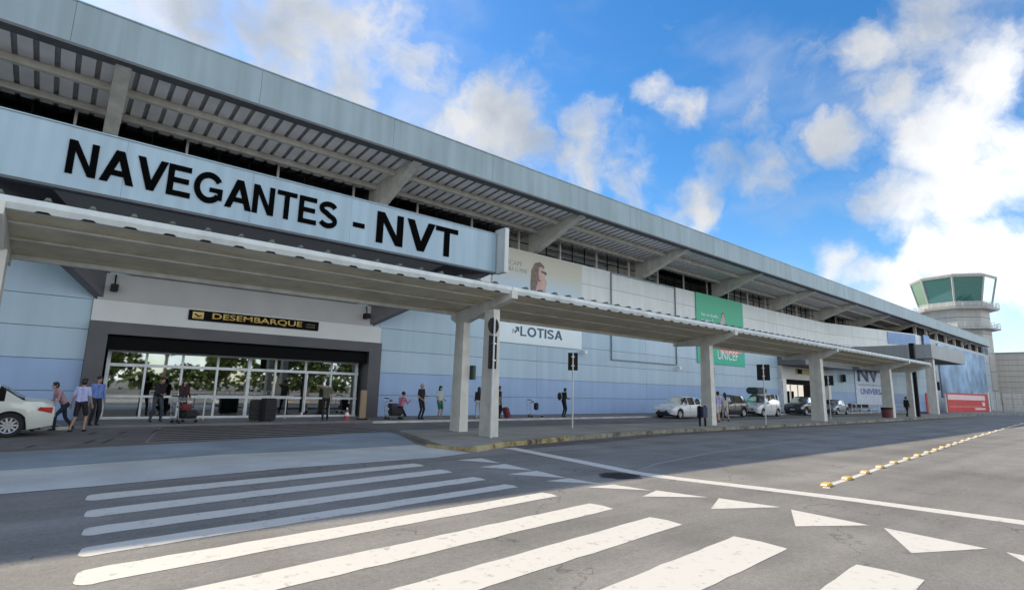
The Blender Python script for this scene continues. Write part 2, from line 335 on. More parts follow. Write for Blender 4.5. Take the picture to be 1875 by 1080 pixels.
# concrete apron and bluish walk left of the island
tag(sheet('a', [(-60, 9.8), (-.36, 10.96), (.78, 11.04), (3.77, 11.5), (7.36, 11.55), (8.7, 11.95), (8.45, 13.0), (8.4, 14.3), (6.3, 14.15), (3.2, 14.3), (-.5, 13.6), (-60, 12.5)], .008, m_apron).build('apron'), kind='structure')
tag(sheet('p', [(-60, 12.5), (-.5, 13.6), (3.2, 14.3), (6.3, 14.15), (8.4, 14.3), (9.6, 17.6), (9.6, 18.6), (3.57, 17.4), (-.67, 16.6), (-60, 15.5)], .012, m_pave).build('footpath'), kind='structure')
isl_out = [(8.5, 13.1), (8.95, 12.15), (10.4, 12.75), (13.8, 13.4), (18.8, 13.9), (23.7, 13.95), (36, 13.95), (52, 14.1), (66, 14.5), (78, 15.0), (93, 14.6), (106, 13.0), (130, 9.0), (170, 0)]
isl = isl_out + [(170, 60), (99, 60), (90, 18.6), (78, 17.7), (60, 17.6), (34, 17.4), (12, 17.8), (9.7, 17.8)]
b = sheet('i', isl, .12, m_island, .13); tag(b.build('island_pavement'), kind='structure')
def strip(path, w, z0, z1, m, name):
    b = MB(); P = [Vector((x, y)) for x, y in path]; L = []; Rr = []
    for i, p in enumerate(P):
        d = (P[min(i + 1, len(P) - 1)] - P[max(i - 1, 0)]).normalized(); n = Vector((-d.y, d.x)); L.append(p); Rr.append(p + n * w)
    for i in range(len(P) - 1):
        a, c, e, f = L[i], L[i + 1], Rr[i + 1], Rr[i]
        b.add([(*a, z0), (*c, z0), (*e, z0), (*f, z0), (*a, z1), (*c, z1), (*e, z1), (*f, z1)], [(4, 5, 6, 7), (0, 1, 5, 4), (2, 3, 7, 6), (0, 3, 7, 4), (1, 2, 6, 5)], m)
    return b.build(name)
tag(strip([(x, y - .06) for x, y in isl_out[1:4]], .17, 0, .145, m_kerby, 'kerb'), kind='structure')
m_kerbd = kerby('kerb_worn', (.05, .048, .042), (.30, .285, .235), (.235, .215, .15))
tag(strip([(x, y - .06) for x, y in isl_out[3:]], .17, 0, .145, m_kerbd, 'kerb'), kind='structure')
tag(strip([(x, y - .9 - .2 * math.sin(x)) for x, y in isl_out[2:9]], .82, 0, .0035, mat('gutter_grime', (.10, .094, .09), .9, 0, .3, 2.2, fine=.15, grime=.3), 'road_edge_grime'), kind='structure')
tag(strip([(8.95, 12.06), (8.44, 13.1), (8.3, 13.6)][::-1], .17, 0, .09, m_kerby, 'kerb'), kind='structure')
# terminal pavement with pale kerb
tag(sheet('t', [(-60, 23.05), (.2, 23.05), (1.2, 23.6), (12.4, 23.6), (13.4, 23.05), (78, 23.05), (90, 20.6), (99, 20.6), (99, 40), (-60, 40)], .08, mat('pavement_grey', (.17, .17, .175), .8, 0, .12, 1.5, bump=.2, fine=.1, grime=.15), .085).build('pavement'), kind='structure')
tag(strip([(11.2, 22.9), (34, 22.9), (78, 22.9), (90, 20.4), (99, 20.4)], .18, 0, .10, m_kerb, 'kerb'), kind='structure')
tag(strip([(-60, 22.9), (.6, 22.9)], .18, 0, .10, m_kerb, 'kerb'), kind='structure')
# raised entrance threshold with worn zebra in front of the doors
b = MB()
m_zb = mat('zebra_light', (.27, .235, .205), .8, 0, .2, 3, fine=.15, grime=.2); m_zd = mat('zebra_dark', (.05, .047, .047), .8, 0, .2, 3, fine=.1)
y = 18.0
b.add([(2.1, 17.75, .006), (9.2, 17.75, .006), (10.6, 23.4, .006), (3.2, 23.4, .006)], [(0, 1, 2, 3)], m_zb)
while y < 23.2:
    t0 = (y - 17.9) / 5.3; x0 = 2.2 + t0 * 1.0; x1 = 9.3 + t0 * 1.2
    b.add([(x0, y, .010), (x1, y, .010), (x1 + .05, y + .30, .010), (x0 + .05, y + .30, .010)], [(0, 1, 2, 3)], m_zd); y += .62
tag(b.build('lane_crossing_marking'), kind='structure')
b = MB()
for (x0, y0, L) in [(-.3, 17.6, .5), (.8, 18.1, .9), (1.15, 18.0, 1.1), (1.0, 20.9, .8), (1.7, 20.6, 1.0), (-1.8, 17.2, .5), (2.6, 20.9, 1.2)]:
    b.add([(x0, y0, .010), (x0 + .10, y0, .010), (x0 + .10 + L * .28, y0 + L, .010), (x0 + L * .28, y0 + L, .010)], [(0, 1, 2, 3)], m_zd)
tag(b.build('tyre_marks'), kind='structure')
# pedestrian crossing
b = MB()
rY = [(10.95, 10.50), (9.93, 9.46), (8.78, 8.38), (7.84, 7.50), (6.92, 6.55), (5.88, 5.42), (4.80, 4.30), (3.60, 2.96), (2.28, 1.70), (1.15, .65), (.1, -.4)]
lY = [(10.32, 9.81), (9.15, 8.67), (8.12, 7.70), (7.22, 6.84), (6.40, 5.93), (5.30, 4.80), (4.2, 3.70), (3.05, 2.50), (1.8, 1.25), (.75, .2), (-.3, -.85)]
for i, ((a, c), (d, e)) in enumerate(zip(rY, lY)):
    xr = 6.44 + .03 * i; xl = .60 - .055 * i; top = []; bot = []; n = 26
    for k in range(n + 1):
        t = k / n; j = random.uniform(-.012, .012); top.append((xl + (xr - xl) * t, d + (a - d) * t + j)); bot.append((xl + (xr - xl) * t - .04, e + (c - e) * t + random.uniform(-.012, .012)))
    top[0] = (xl + .09, top[0][1]); bot[0] = (xl + .06, bot[0][1]); mid = (xl, (d + e) / 2)
    top[-1] = (xr - .05, top[-1][1]); midr = (xr, (a + c) / 2)
    hw = (d - e) / 2; cr = .5 * hw
    lend = [(xl + cr * (1 - math.sin(R(q))), d - cr * (1 - math.cos(R(q)))) for q in (0, 30, 60, 90)] + [(xl - .03 + cr * (1 - math.cos(R(q))), e + cr * (1 - math.sin(R(q)))) for q in (0, 30, 60, 90)]
    P = bot[1:] + [midr] + top[::-1][:-1] + lend
    b.add([(x, y_, .004) for x, y_ in P], [list(range(len(P)))], PAINT)
tag(b.build('zebra_crossing_marking'), kind='structure')
b = MB()
for T in [((7.55, 10.95), (8.28, 10.97), (8.15, 10.05)), ((7.35, 9.78), (8.17, 9.9), (8.05, 8.85)), ((7.26, 8.71), (8.1, 8.75), (7.98, 7.75)), ((7.36, 7.7), (8.0, 7.72), (8.05, 6.93)), ((7.55, 6.85), (8.2, 6.78), (8.32, 6.03)),
          ((7.72, 5.77), (8.4, 5.98), (8.62, 5.12)), ((7.82, 4.60), (8.72, 4.98), (8.9, 4.05)), ((8.86, 3.88), (7.80, 3.37), (8.76, 2.80)), ((8.76, 2.64), (7.64, 2.05), (8.65, 1.56)), ((8.65, 1.40), (7.6, .8), (8.65, .35))]:
    b.add([(x, y_, .004) for x, y_ in T], [(0, 1, 2)], PAINT)
tag(b.build('yield_triangle_marking'), kind='structure')
tag(strip([(10.62, 12.45), (10.45, 11.0), (10.2, 9.0), (9.98, 7.45), (10.1, 6.6), (10.55, 4.9), (10.85, 3.6), (11.15, 1.5), (11.6, -1.5), (12.3, -5)][::-1], .38, .0, .0045, PAINT, 'stop_line'), kind='structure')
tag(strip([(10.1, 7.62), (11.5, 8.1), (15, 8.75), (22, 9.3), (34, 9.8)], .10, 0, .0042, paintmat('old_paint', (.235, .235, .235), 1.0), 'faded_lane_line'), kind='structure')
stud_xy = [(11.81, 4.41), (13.14, 4.5), (14.6, 4.62), (16.1, 4.76), (17.6, 4.88), (19.1, 4.97), (20.6, 5.08), (22.1, 5.18), (23.6, 5.30), (25.1, 5.43), (26.7, 5.55), (28.3, 5.66), (30.2, 5.80), (32.4, 5.98), (34.8, 6.15), (37.4, 6.32), (40.2, 6.5), (43.4, 6.72), (47.0, 6.95), (51, 7.2), (55.5, 7.5), (60.5, 7.8), (66, 8.1)]
tag(strip([(11.5, 4.3)] + stud_xy + [(90, 9.5), (120, 9.0)], .12, 0, .0045, PAINT, 'centre_line'), kind='structure')
# road studs
m_stud = mat('stud_yellow', (.75, .46, .05), .5, 0, .15, 6); m_refl = mat('stud_reflector', (.8, .75, .6), .2)
def stud_mesh():
    b = MB(); pr = [(-.19, 0), (-.12, .05), (.12, .05), (.19, 0)]
    b.prism([(p[0], p[1]) for p in pr], -.065, .065, 1, m_stud); return b
order = ['the nearest, where the stop line ends', 'second nearest to the stop line', 'third from the stop line', 'fourth from the stop line', 'fifth from the stop line', 'sixth from the stop line', 'seventh from the stop line', 'eighth from the stop line', 'ninth from the stop line', 'tenth from the stop line', 'eleventh from the stop line', 'twelfth from the stop line', 'thirteenth from the stop line', 'fourteenth from the stop line', 'fifteenth from the stop line', 'sixteenth from the stop line', 'seventeenth from the stop line', 'eighteenth from the stop line', 'nineteenth from the stop line', 'twentieth from the stop line', 'third from the far end of the row', 'second from the far end of the row', 'farthest one, at the far end of the row']
s0 = None
for i, (x, y_) in enumerate(stud_xy):
    nx = stud_xy[min(i + 1, len(stud_xy) - 1)]; pv = stud_xy[max(i - 1, 0)]; a = math.atan2(nx[1] - pv[1], nx[0] - pv[0]) + random.uniform(-.03, .03)
    if s0 is None:
        s0 = stud_mesh().build('road_stud'); r_ = MB()
        r_.prism([(-.178, .014), (-.134, .045), (-.142, .048), (-.188, .014)], -.05, .05, 1, m_refl); r_.build('reflector', s0); r_ = MB(); r_.prism([(.178, .014), (.134, .045), (.142, .048), (.188, .014)], -.05, .05, 1, m_refl); r_.build('reflector', s0); o = s0
    else: o = copy_tree(s0)
    o.location = (x, y_ + .06, .006); o.rotation_euler.z = a + math.pi / 2 * 0
    tag(o, 'yellow road stud on the centre line, ' + order[i], 'road stud', 'yellow road studs along the centre line')
b = MB(); b.lathe([(0, .012), (.30, .012), (.31, .016), (.36, .016), (.36, .004)], mat('cast_iron', (.035, .03, .028), .7, .4, .3, 8, bump=.5), 24)
for i in range(-3, 4): b.box(-.24, .24, i * .075 - .012, i * .075 + .012, .012, .02, MATS['cast_iron'])
tag(b.build('manhole_cover', loc=(9.15, 7.4, 0)), 'round dark iron manhole cover in the road beside the stop line', 'manhole cover')
b = MB(); P = []
for k in range(20):
    t = 2 * math.pi * k / 20; P.append((9.15 + math.cos(t) * (.48 + random.uniform(-.08, .08)), 7.4 + math.sin(t) * (.42 + random.uniform(-.06, .06)), .004))
b.add(P, [list(range(20))], mat('tar', (.05, .047, .044), .7, 0, .2, 5)); tag(b.build('tar_patch'), kind='structure')

# ------------------------------------------------------------------ terminal
T = thing('airport_terminal', 'long grey-blue airport terminal with deep overhanging roof and panelled wall', 'terminal', (60, 26.5, 0))
def tp(b, name, parent=None, **k):      # part of the terminal: mesh built in world coordinates
    o = b.build(name, **k)
    if parent is None: o.parent = T; o.matrix_parent_inverse = Matrix.Translation(-Vector((60, 26.5, 0)))
    else: o.parent = parent; o.matrix_parent_inverse = parent.matrix_parent_inverse.copy() if False else Matrix.Identity(4)
    return o
# wall path: straight then bulging outwards
path = [(-60, 26.5), (0.82, 26.5), (12.95, 26.5), (24.3, 26.5), (36.1, 26.5), (48, 26.5), (59.4, 26.5), (72, 26.3), (77.5, 25.0), (85, 23.5), (92, 21.9), (98, 21.9 + .1)]
Z = [.08, 1.17, 2.34, 3.51, 4.68, 5.85, 7.02, 8.19, 9.36, 10.75]
b = MB()
def panelrun(p, q, zs, pw, b, gap=.010):
    P, Q = Vector(p), Vector(q); L = (Q - P).length; n = max(1, round(L / pw)); d = (Q - P) / n; nv = Vector((-(Q - P).y, (Q - P).x)).normalized() * -1
    for i in range(n):
        a, c = P + d * i, P + d * (i + 1); a2, c2 = a + d.normalized() * gap, c - d.normalized() * gap
        for z0, z1 in zip(zs, zs[1:]):
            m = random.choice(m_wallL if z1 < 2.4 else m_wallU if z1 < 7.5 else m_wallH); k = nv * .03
            z0_, z1_ = z0 + gap, z1 - gap
            v = [(*a2, z0_), (*c2, z0_), (*c2, z1_), (*a2, z1_), (*(a2 + k), z0_ + .004), (*(c2 + k), z0_ + .004), (*(c2 + k), z1_ - .004), (*(a2 + k), z1_ - .004)]
            b.add(v, [(4, 5, 6, 7), (0, 1, 5, 4), (1, 2, 6, 5), (2, 3, 7, 6), (3, 0, 4, 7)], m)
    b.add([(*P, zs[0]), (*Q, zs[0]), (*Q, zs[-1]), (*P, zs[-1])], [(0, 1, 2, 3)], m_joint)
for i, (p, q) in enumerate(zip(path, path[1:])):
    zs = Z
    if i == 1: zs = Z[4:]
    if i == 6: zs = Z[4:]
    panelrun(p, q, zs, 11.85 if i < 7 else 7.5, b)
tp(b, 'wall')
b = MB(); b.box(98, 146, 22.6, 22.9, 0, 11.0, mat('far_wall', (.36, .42, .46), .5, 0, .05, .3))
for z in (2.3, 4.6, 6.9, 9.2): b.box(98, 146, 22.58, 22.6, z, z + .04, m_joint)
tp(b, 'wall')
b = MB(); b.box(98, 145.6, 23.6, 23.7, 10.9, 12.95, m_dark); b.box(98, 145.6, 22.9, 23.6, 10.88, 10.98, m_conc)
for k in range(9): b.box(98.2 + k * 5.9, 98.5 + k * 5.9, 23.2, 23.55, 10.98, 12.8, m_conc)
tp(b, 'clerestory_backing')
# ledge, clerestory windows
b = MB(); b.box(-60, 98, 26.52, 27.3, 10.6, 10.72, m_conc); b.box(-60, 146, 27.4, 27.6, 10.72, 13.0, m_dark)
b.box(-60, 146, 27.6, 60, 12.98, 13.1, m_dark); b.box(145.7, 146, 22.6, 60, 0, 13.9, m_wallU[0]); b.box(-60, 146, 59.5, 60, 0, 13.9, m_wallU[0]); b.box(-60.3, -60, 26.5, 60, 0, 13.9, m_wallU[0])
tp(b, 'clerestory_backing')
mg = glass('clerestory_glass', (.35, .33, .33), .15)
mg.node_tree.nodes['Math'].inputs[2].default_value = .04
b = MB(); x = -20.4
k = 0
RX = [0.5 + 11.85 * i for i in range(-1, 8)]
while x < 84:
    w = MB(); x1 = x + 3.95
    w.add([(x + .05, 27.2, 10.75), (x1 - .05, 27.2, 10.75), (x1 - .05, 27.2, 12.3), (x + .05, 27.2, 12.3)], [(0, 1, 2, 3)], mg)
    o = tp(w, 'clerestory_window')
    f = MB(); f.box(x - .05, x + .05, 27.1, 27.25, 10.72, 12.4, m_conc); f.box(x + .05, x1 - .05, 27.15, 27.2, 11.5, 11.54, m_darkmetal)
    for q in (1, 2): f.box(x + 3.95 / 3 * q - .02, x + 3.95 / 3 * q + .02, 27.15, 27.2, 10.75, 12.3, m_darkmetal)
    fo = f.build('window_frame'); fo.parent = o
    x = x1
# roof: fascia
b = MB(); x = -60.0
while x < 144:
    x1 = min(x + 5.9, 144.0); j = random.uniform(-.004, .004)
    b.box(x + .006, x1 - .006, 22.0 + j, 22.16 + j, 12.60, 14.08, m_fasc); x = x1
b.box(-60, 144, 22.03, 22.14, 12.6, 14.05, m_joint)
b.box(-60, 144.02, 21.97, 22.4, 14.08, 14.13, m_fasc)
tp(b, 'roof_fascia')
b = MB(); b.box(-60, 144, 21.985, 22.5, 12.50, 12.60, m_fascd); tp(b, 'fascia_lip')
b = MB(); b.box(-60, 144, 22.4, 60, 13.9, 14.0, mat('roof_metal', (.4, .42, .43), .5)); b.box(143.9, 144.0, 22.16, 27, 12.6, 14.0, m_fasc); tp(b, 'roof')
# roof deck soffit, ribs running outwards
b = MB(); pr = []; x = -25.0
while x < 100:
    pr += [(x, 0), (x + .40, 0), (x + .43, .09), (x + .53, .09), (x + .565, 0)]; x += .566
def zd(y): return 12.78 - (y - 22) * .09
vs = []; n = len(pr)
for y_ in (22.16, 27.55):
    vs += [(p[0], y_, zd(y_) + p[1]) for p in pr]
b.add(vs, [(i, i + 1, n + i + 1, n + i) for i in range(n - 1) if i % 5 in (0, 4)], m_deck)
o_ = len(b.v); b.f += [[i, i + 1, n + i + 1, n + i] for i in range(n - 1) if i % 5 not in (0, 4)]; b.m += [b.mi(mat('deck_groove_shade', (.33, .33, .34), .6))] * len([1 for i in range(n - 1) if i % 5 not in (0, 4)])  # groove faces darkened: shade inside the ribs put into the colour
b.add([(100, 22.16, zd(22)), (144, 22.16, zd(22)), (144, 27.5, zd(27)), (100, 27.5, zd(27))], [(0, 1, 2, 3)], m_deck); tp(b, 'roof_deck')
for (yy, zz) in ((24.25, 0), (26.3, 0)):
    b = MB(); z1 = zd(yy) - .012
    b.box(-25, 143, yy - .05, yy + .05, z1 - .27, z1, m_conc); b.box(-25, 143, yy - .12, yy + .12, z1 - .285, z1 - .26, m_conc); tp(b, 'purlin')
first = None
for rx in [0.5 + 11.85 * i for i in range(-1, 12)]:
    zf = 0
    if first is None:
        b = MB(); pts = [(22.17, 12.56), (22.17, 12.72), (27.3, 12.30), (27.3, 10.73), (26.45, 10.95)]
        b.prism(pts, -.24, .24, 0, m_conc); first = tp(b, 'rafter'); o = first
    else: o = first.copy(); COL.objects.link(o)
    o.location = Vector((rx, 0, 0))
# entrance canopy with the name band
E = MB()
def wedge(b, m, x0, x1, xf0, xf1, yw, yf, zw, zf, zt):
    v = [(x0, yw, zw), (x1, yw, zw), (xf1, yf, zf), (xf0, yf, zf), (x0, yw, zt), (x1, yw, zt), (xf1, yf, zt), (xf0, yf, zt)]
    b.add(v, [(0, 1, 2, 3), (4, 5, 6, 7), (0, 3, 7, 4), (1, 5, 6, 2), (0, 4, 5, 1)], m)
m_soff = mat('soffit_paint', (.40, .395, .385), .6, 0, .06, 1)
wedge(E, m_soff, 1.9, 11.5, -1.7, 15.1, 26.45, 21.1, 5.75, 8.3, 8.9)
tp(E, 'canopy_soffit')
m_fin = mat('fin_dark', (.14, .14, .15), .5, 0, .1, 1)
for s in (0, 1):
    b = MB()
    if s: A, Bp, w = (12.5, 26.46), (16.3, 21.05), 1
    else: A, Bp, w = (.9, 26.46), (-2.93, 21.05), -1
    t_ = .32 * w
    v = [(A[0], A[1], 4.7), (A[0] - t_, A[1], 4.7), (Bp[0] - t_, Bp[1], 7.4), (Bp[0], Bp[1], 7.4), (A[0], A[1], 9.2), (A[0] - t_, A[1], 9.2), (Bp[0] - t_, Bp[1], 9.3), (Bp[0], Bp[1], 9.3)]
    v2 = v; b.add(v2, [(0, 1, 2, 3), (4, 5, 6, 7), (0, 3, 7, 4), (1, 2, 6, 5), (0, 1, 5, 4), (2, 3, 7, 6)], m_fin)
    # inner lining wall
    tp(b, 'canopy_fin')
    b = MB(); cx_ = 12.0 if s else 1.4; b.box(cx_ - .12, cx_ + .12, 25.9, 26.3, 5.05, 5.3, m_darkmetal); b.tube((cx_, 26.1, 5.3), (cx_, 26.2, 5.7), .03, m_darkmetal); tp(b, 'security_camera')
b = MB(); b.box(.93, 12.47, 26.30, 26.44, 4.68, 5.75, m_soff)
b.box(.825, 12.94, 26.28, 26.44, 3.845, 4.68, mat('portal_white', (.60, .61, .59), .5, 0, .04, 1)); tp(b, 'portal_lintel')
b = MB(); x = -2.95
while x < 16.2:
    x1 = min(x + 3.86, 16.33); b.box(x + .003, x1 - .003, 21.0, 21.06, 7.42, 9.37, m_sign); x = x1
b.box(-2.95, 16.3, 21.06, 21.12, 7.4, 9.35, m_joint)
b.box(-2.97, 16.36, 20.96, 21.14, 9.37, 9.41, m_sign)
b.box(-2.97, 16.36, 20.97, 21.3, 7.33, 7.42, m_fascd)
band = tp(b, 'name_band')
text('lettering', 'NAVEGANTES - ', -.52, 9.22 - .36, 7.84, 8.98, 20.985, m_letter, band, bold=.022, depth=.03) if False else None
stroke_text('lettering', 'NAVEGANTES', -.55, 8.05, 7.86, 8.95, 20.996, m_letter, band, None)
stroke_text('lettering', '-', 8.74, 9.25, 7.86, 8.96, 20.996, m_letter, band, None)
stroke_text('lettering', 'NVT', 9.8, 13.98, 7.70, 9.08, 20.996, m_letter, band, None, .12)
b = MB(); b.box(16.37, 16.62, 20.35, 21.15, 7.35, 9.62, mat('end_plate', (.52, .56, .55), .5, 0, .06, 1, streak=.1)); tp(b, 'name_band_end_plate')
# door portal
b = MB()
b.box(.82, 1.42, 26.02, 26.47, .08, 3.84, m_portal); b.box(12.25, 12.92, 26.02, 26.47, .08, 3.84, m_portal); b.box(1.42, 12.25, 26.02, 26.47, 3.36, 3.84, m_portal)
b.box(1.42, 12.25, 26.25, 27.0, 2.80, 3.36, m_black)
b.box(1.25, 1.42, 26.47, 30, .08, 3.4, m_portal); b.box(12.25, 12.4, 26.47, 30, .08, 3.4, m_portal); b.box(1.3, 12.4, 26.47, 34, 3.36, 3.45, m_black)
tp(b, 'entrance_portal')
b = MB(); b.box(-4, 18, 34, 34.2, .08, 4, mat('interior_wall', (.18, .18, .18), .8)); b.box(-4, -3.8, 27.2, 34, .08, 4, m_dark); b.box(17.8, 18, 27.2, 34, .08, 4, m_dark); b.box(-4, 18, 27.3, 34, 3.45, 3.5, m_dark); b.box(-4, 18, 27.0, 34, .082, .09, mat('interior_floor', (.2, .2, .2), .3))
tp(b, 'hall_interior')
m_lamp = mat('hall_lamp', (.8, .8, .8), emit=(1, .98, .9, 3.0))
for x_ in (4.6, 8.8, 12.0):
    for k in range(3):
        b = MB(); b.box(x_, x_ + 1.2, 28.3 + k * 1.3, 28.4 + k * 1.3, 3.38, 3.42, m_lamp); tp(b, 'hall_lamp')
b = MB(); mull = [1.62, 2.88, 4.19, 5.55, 6.86, 8.02, 9.43, 10.72, 12.05]
for i, x_ in enumerate(mull): w = .065 if i in (0, 4, 8) else .04; b.box(x_ - w, x_ + w, 26.93, 27.06, .08, 2.78, m_frame)
for za, zb in ((2.72, 2.80), (2.16, 2.28), (.93, 1.02), (.08, .17)): b.box(1.56, 12.15, 26.935, 27.055, za, zb, m_frame)
fr = tp(b, 'door_frame')
for x_ in (9.36, 9.50): 
    b = MB(); b.box(x_ - .03, x_ + .03, 26.88, 26.93, .3, 2.15, m_darkmetal if x_ < 9.4 else m_frame); o = b.build('door_handle'); o.parent = fr
for xa, xb in zip(mull, mull[1:]):
    b = MB(); b.add([(xa + .04, 27.0, .12), (xb - .04, 27.0, .12), (xb - .04, 27.0, 2.18), (xa + .04, 27.0, 2.18)], [(0, 1, 2, 3)], m_glass)
    b.add([(xa + .04, 27.0, 2.26), (xb - .04, 27.0, 2.26), (xb - .04, 27.0, 2.74), (xa + .04, 27.0, 2.74)], [(0, 1, 2, 3)], m_glass); tp(b, 'glass_door')
# second entrance further along
b = MB(); b.box(59.2, 60.0, 26.0, 26.47, .08, 3.5, m_white); b.box(71.2, 72, 26.0, 26.47, .08, 3.5, m_white); b.box(60, 71.2, 26.2, 26.47, 2.95, 3.5, m_black); b.box(59.2, 72, 26.1, 26.46, 3.5, 4.9, mat('portal_white2', (.55, .54, .50), .5, 0, .04, 1))
b.box(58, 74, 30, 30.1, .08, 3.5, mat('lobby_wall_glow', (.6, .58, .52), .7, emit=(1, .93, .8, .35))); b.box(58, 74, 26.5, 30, 3.5, 3.6, m_dark); b.box(58.9, 59.0, 26.5, 30, .08, 3.5, MATS['lobby_wall_glow']); b.box(74, 74.1, 26.5, 30, .08, 3.5, m_dark)  # lobby walls glow: interior light put into the wall material
for x_ in (62.2, 63.6, 66.3, 67.5, 68.8, 70): b.box(x_, x_ + .7, 29.8, 29.9, .08, 2.3, m_dark)
for x_ in (60.9, 63.1, 65, 69.3): b.box(x_ - .05, x_ + .05, 26.9, 27, .08, 2.95, m_frame)
tp(b, 'entrance_portal')
b = MB(); b.box(59.2, 72.4, 23.6, 26.44, 4.95, 5.95, m_fin); b.box(72.4, 84, 22.9, 24.6, 5.1, 5.95, m_fin); tp(b, 'entrance_canopy')
o = tp(MB(), 'x') if False else None

# grey box canopy on posts in front of the curved wall
G = thing('box_canopy', 'grey flat box canopy on tall posts before the curved far wall', 'canopy', (84, 17, .12))
def tk(b, name, P_, loc):
    o = b.build(name); o.parent = P_; o.location = -Vector(loc); return o
gl = (84, 17, .12)
m_gband = mat('grey_band', (.33, .345, .345), .6, 0, .05, .5, streak=.1)
b = MB()
b.box(77, 77.2, 16.9, 26, 6.45, 8.05, m_gband); b.box(77.2, 92.8, 16.9, 17.1, 6.45, 8.05, m_gband); b.box(92.8, 93, 16.9, 21.7, 6.45, 8.05, m_gband); tk(b, 'fascia_band', G, gl)
b = MB(); b.add([(77.2, 17.1, 6.9), (92.8, 17.1, 6.9), (92.8, 21.5, 6.9), (85, 23.3, 6.9), (77.2, 25.0, 6.9)], [(0, 1, 2, 3, 4)], m_fin); b.add([(77.2, 17.1, 7.95), (92.8, 17.1, 7.95), (92.8, 21.5, 7.95), (77.2, 25.0, 7.95)], [(0, 1, 2, 3)], m_gband); tk(b, 'soffit', G, gl)
b = MB(); b.box(78.3, 79.0, 17.15, 18.0, .12, 6.9, m_conc); tk(b, 'post', G, gl)
b = MB(); b.box(88.5, 88.75, 19.5, 19.75, .12, 6.9, m_conc); tk(b, 'post', G, gl)

# ------------------------------------------------------------------ covered walkway (two lengths)
def walkway(label, x0, x1, posts, groupname):
    W_ = thing('covered_walkway', label, 'walkway canopy', ((x0 + x1) / 2, 15.4, 0), 0, None); L = ((x0 + x1) / 2, 15.4, 0)
    yf, yb, zf, zb = 13.95, 17.3, 5.02, 4.66
    b = MB(); pr = []; x = x0 + .15
    while x < x1 - .5: pr += [(x, 0), (x + .50, 0), (x + .555, .075), (x + .645, .075), (x + .70, 0)]; x += .718
    n = len(pr); vs = []
    for y_, z_ in ((yf + .02, zf + .05), (yb, zb + .05)): vs += [(p[0], y_, z_ + p[1]) for p in pr]
    for y_, z_ in ((yf + .02, zf + .038), (yb, zb + .038)): vs += [(p[0], y_, z_ + p[1]) for p in pr]
    b.add(vs, [(i, i + 1, n + i + 1, n + i) for i in range(n - 1)], m_sheettop); b.f += [[2 * n + i, 2 * n + i + 1, 3 * n + i + 1, 3 * n + i] for i in range(n - 1)]; b.m += [b.mi(m_sheet)] * (n - 1)
    tk(b, 'roof_sheet', W_, L)
    # flashing: bright upper lip tilted to the sky, vertical web, return
    b = MB(); P = [(yf + .16, zf + .135), (yf - .09, zf + .02), (yf - .10, zf - .02), (yf - .06, zf - .20), (yf + .06, zf - .20), (yf + .07, zf - .17), (yf + .06, zf + .02), (yf + .16, zf + .10)]
    P = [(yf + .05, zf + .10), (yf - .05, zf + .08), (yf - .10, zf - .035), (yf - .10, zf - .05), (yf - .045, zf - .17), (yf + .06, zf - .17), (yf + .06, zf + .03)]
    b.prism(P, x0, x1, 0, m_gutter)
    # corrugation ends standing proud of the flashing
    x = x0 + .15
    while x < x1 - .5:
        b.prism([(x + .52, zf + .10), (x + .57, zf + .195), (x + .63, zf + .195), (x + .68, zf + .10)], yf + .055, yf + .3, 1, m_sheettop); x += .718
    g_ = b
    # underside soffit boards with running joints
    b = MB(); nb = 6; ysx = [yf + .08 + (yb - yf - .08) * i / nb for i in range(nb + 1)]
    for i in range(nb):
        a, c = ysx[i], ysx[i + 1]; za = zf - .14 + (zb - zf) * (a - yf) / (yb - yf); zc = zf - .14 + (zb - zf) * (c - yf) / (yb - yf)
        b.prism([(a + .02, za), (c - .02, zc), (c - .02, zc + .02), (a + .02, za + .02)], x0, x1, 0, m_sheet)
        b.prism([(a - .02, za + .03), (a + .02, za + .03), (a + .02, za + .045), (a - .02, za + .045)], x0, x1, 0, m_joint)
    tk(b, 'soffit', W_, L)
    b = g_; x = x0 + .15
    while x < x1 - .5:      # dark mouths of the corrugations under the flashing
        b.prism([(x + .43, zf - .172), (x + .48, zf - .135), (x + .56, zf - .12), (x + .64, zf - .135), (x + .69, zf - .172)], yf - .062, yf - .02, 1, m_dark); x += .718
    tk(g_, 'gutter', W_, L)
    for k_, (y_, h_) in enumerate(((14.75, .05), (15.9, .05), (17.25, .12))):
        z_ = zf - .14 + (zb - zf) * (y_ - yf) / (yb - yf); b = MB(); b.box(x0, x1, y_ - .05, y_ + .05, z_ - h_, z_ - .004, m_conc); tk(b, 'purlin', W_, L)
    for (px, py, w, l) in posts:
        # T-head beam, tapering to its ends
        b = MB(); zt = lambda y_: zf - .17 + (zb - zf) * (y_ - yf) / (yb - yf)
        pts = [(13.80, zt(13.8) + .10), (13.80, zt(13.8) - .17), (py - l / 2 - .05, zt(py) - .46), (py + l / 2 + .05, zt(py) - .46), (17.45, zt(17.45) - .22), (17.45, zt(17.45) - .02)]
        b.prism(pts, px - .13, px + .13, 0, m_conc)
        if abs(px - 11.30) > .1: tk(b, 'beam', W_, L)
        b = MB(); z_ = zt(py) - .44
        b.add([(px - w / 2 - .05, py - l / 2 - .05, 0.1), (px + w / 2 + .05, py - l / 2 - .05, 0.1), (px + w / 2 + .05, py + l / 2 + .05, 0.1), (px - w / 2 - .05, py + l / 2 + .05, 0.1), (px - w / 2, py - l / 2, z_), (px + w / 2, py - l / 2, z_), (px + w / 2, py + l / 2, z_), (px - w / 2, py + l / 2, z_)],
              [(0, 3, 2, 1), (4, 5, 6, 7), (0, 1, 5, 4), (1, 2, 6, 5), (2, 3, 7, 6), (3, 0, 4, 7)], m_conc); o = tk(b, 'post', W_, L)
    return W_
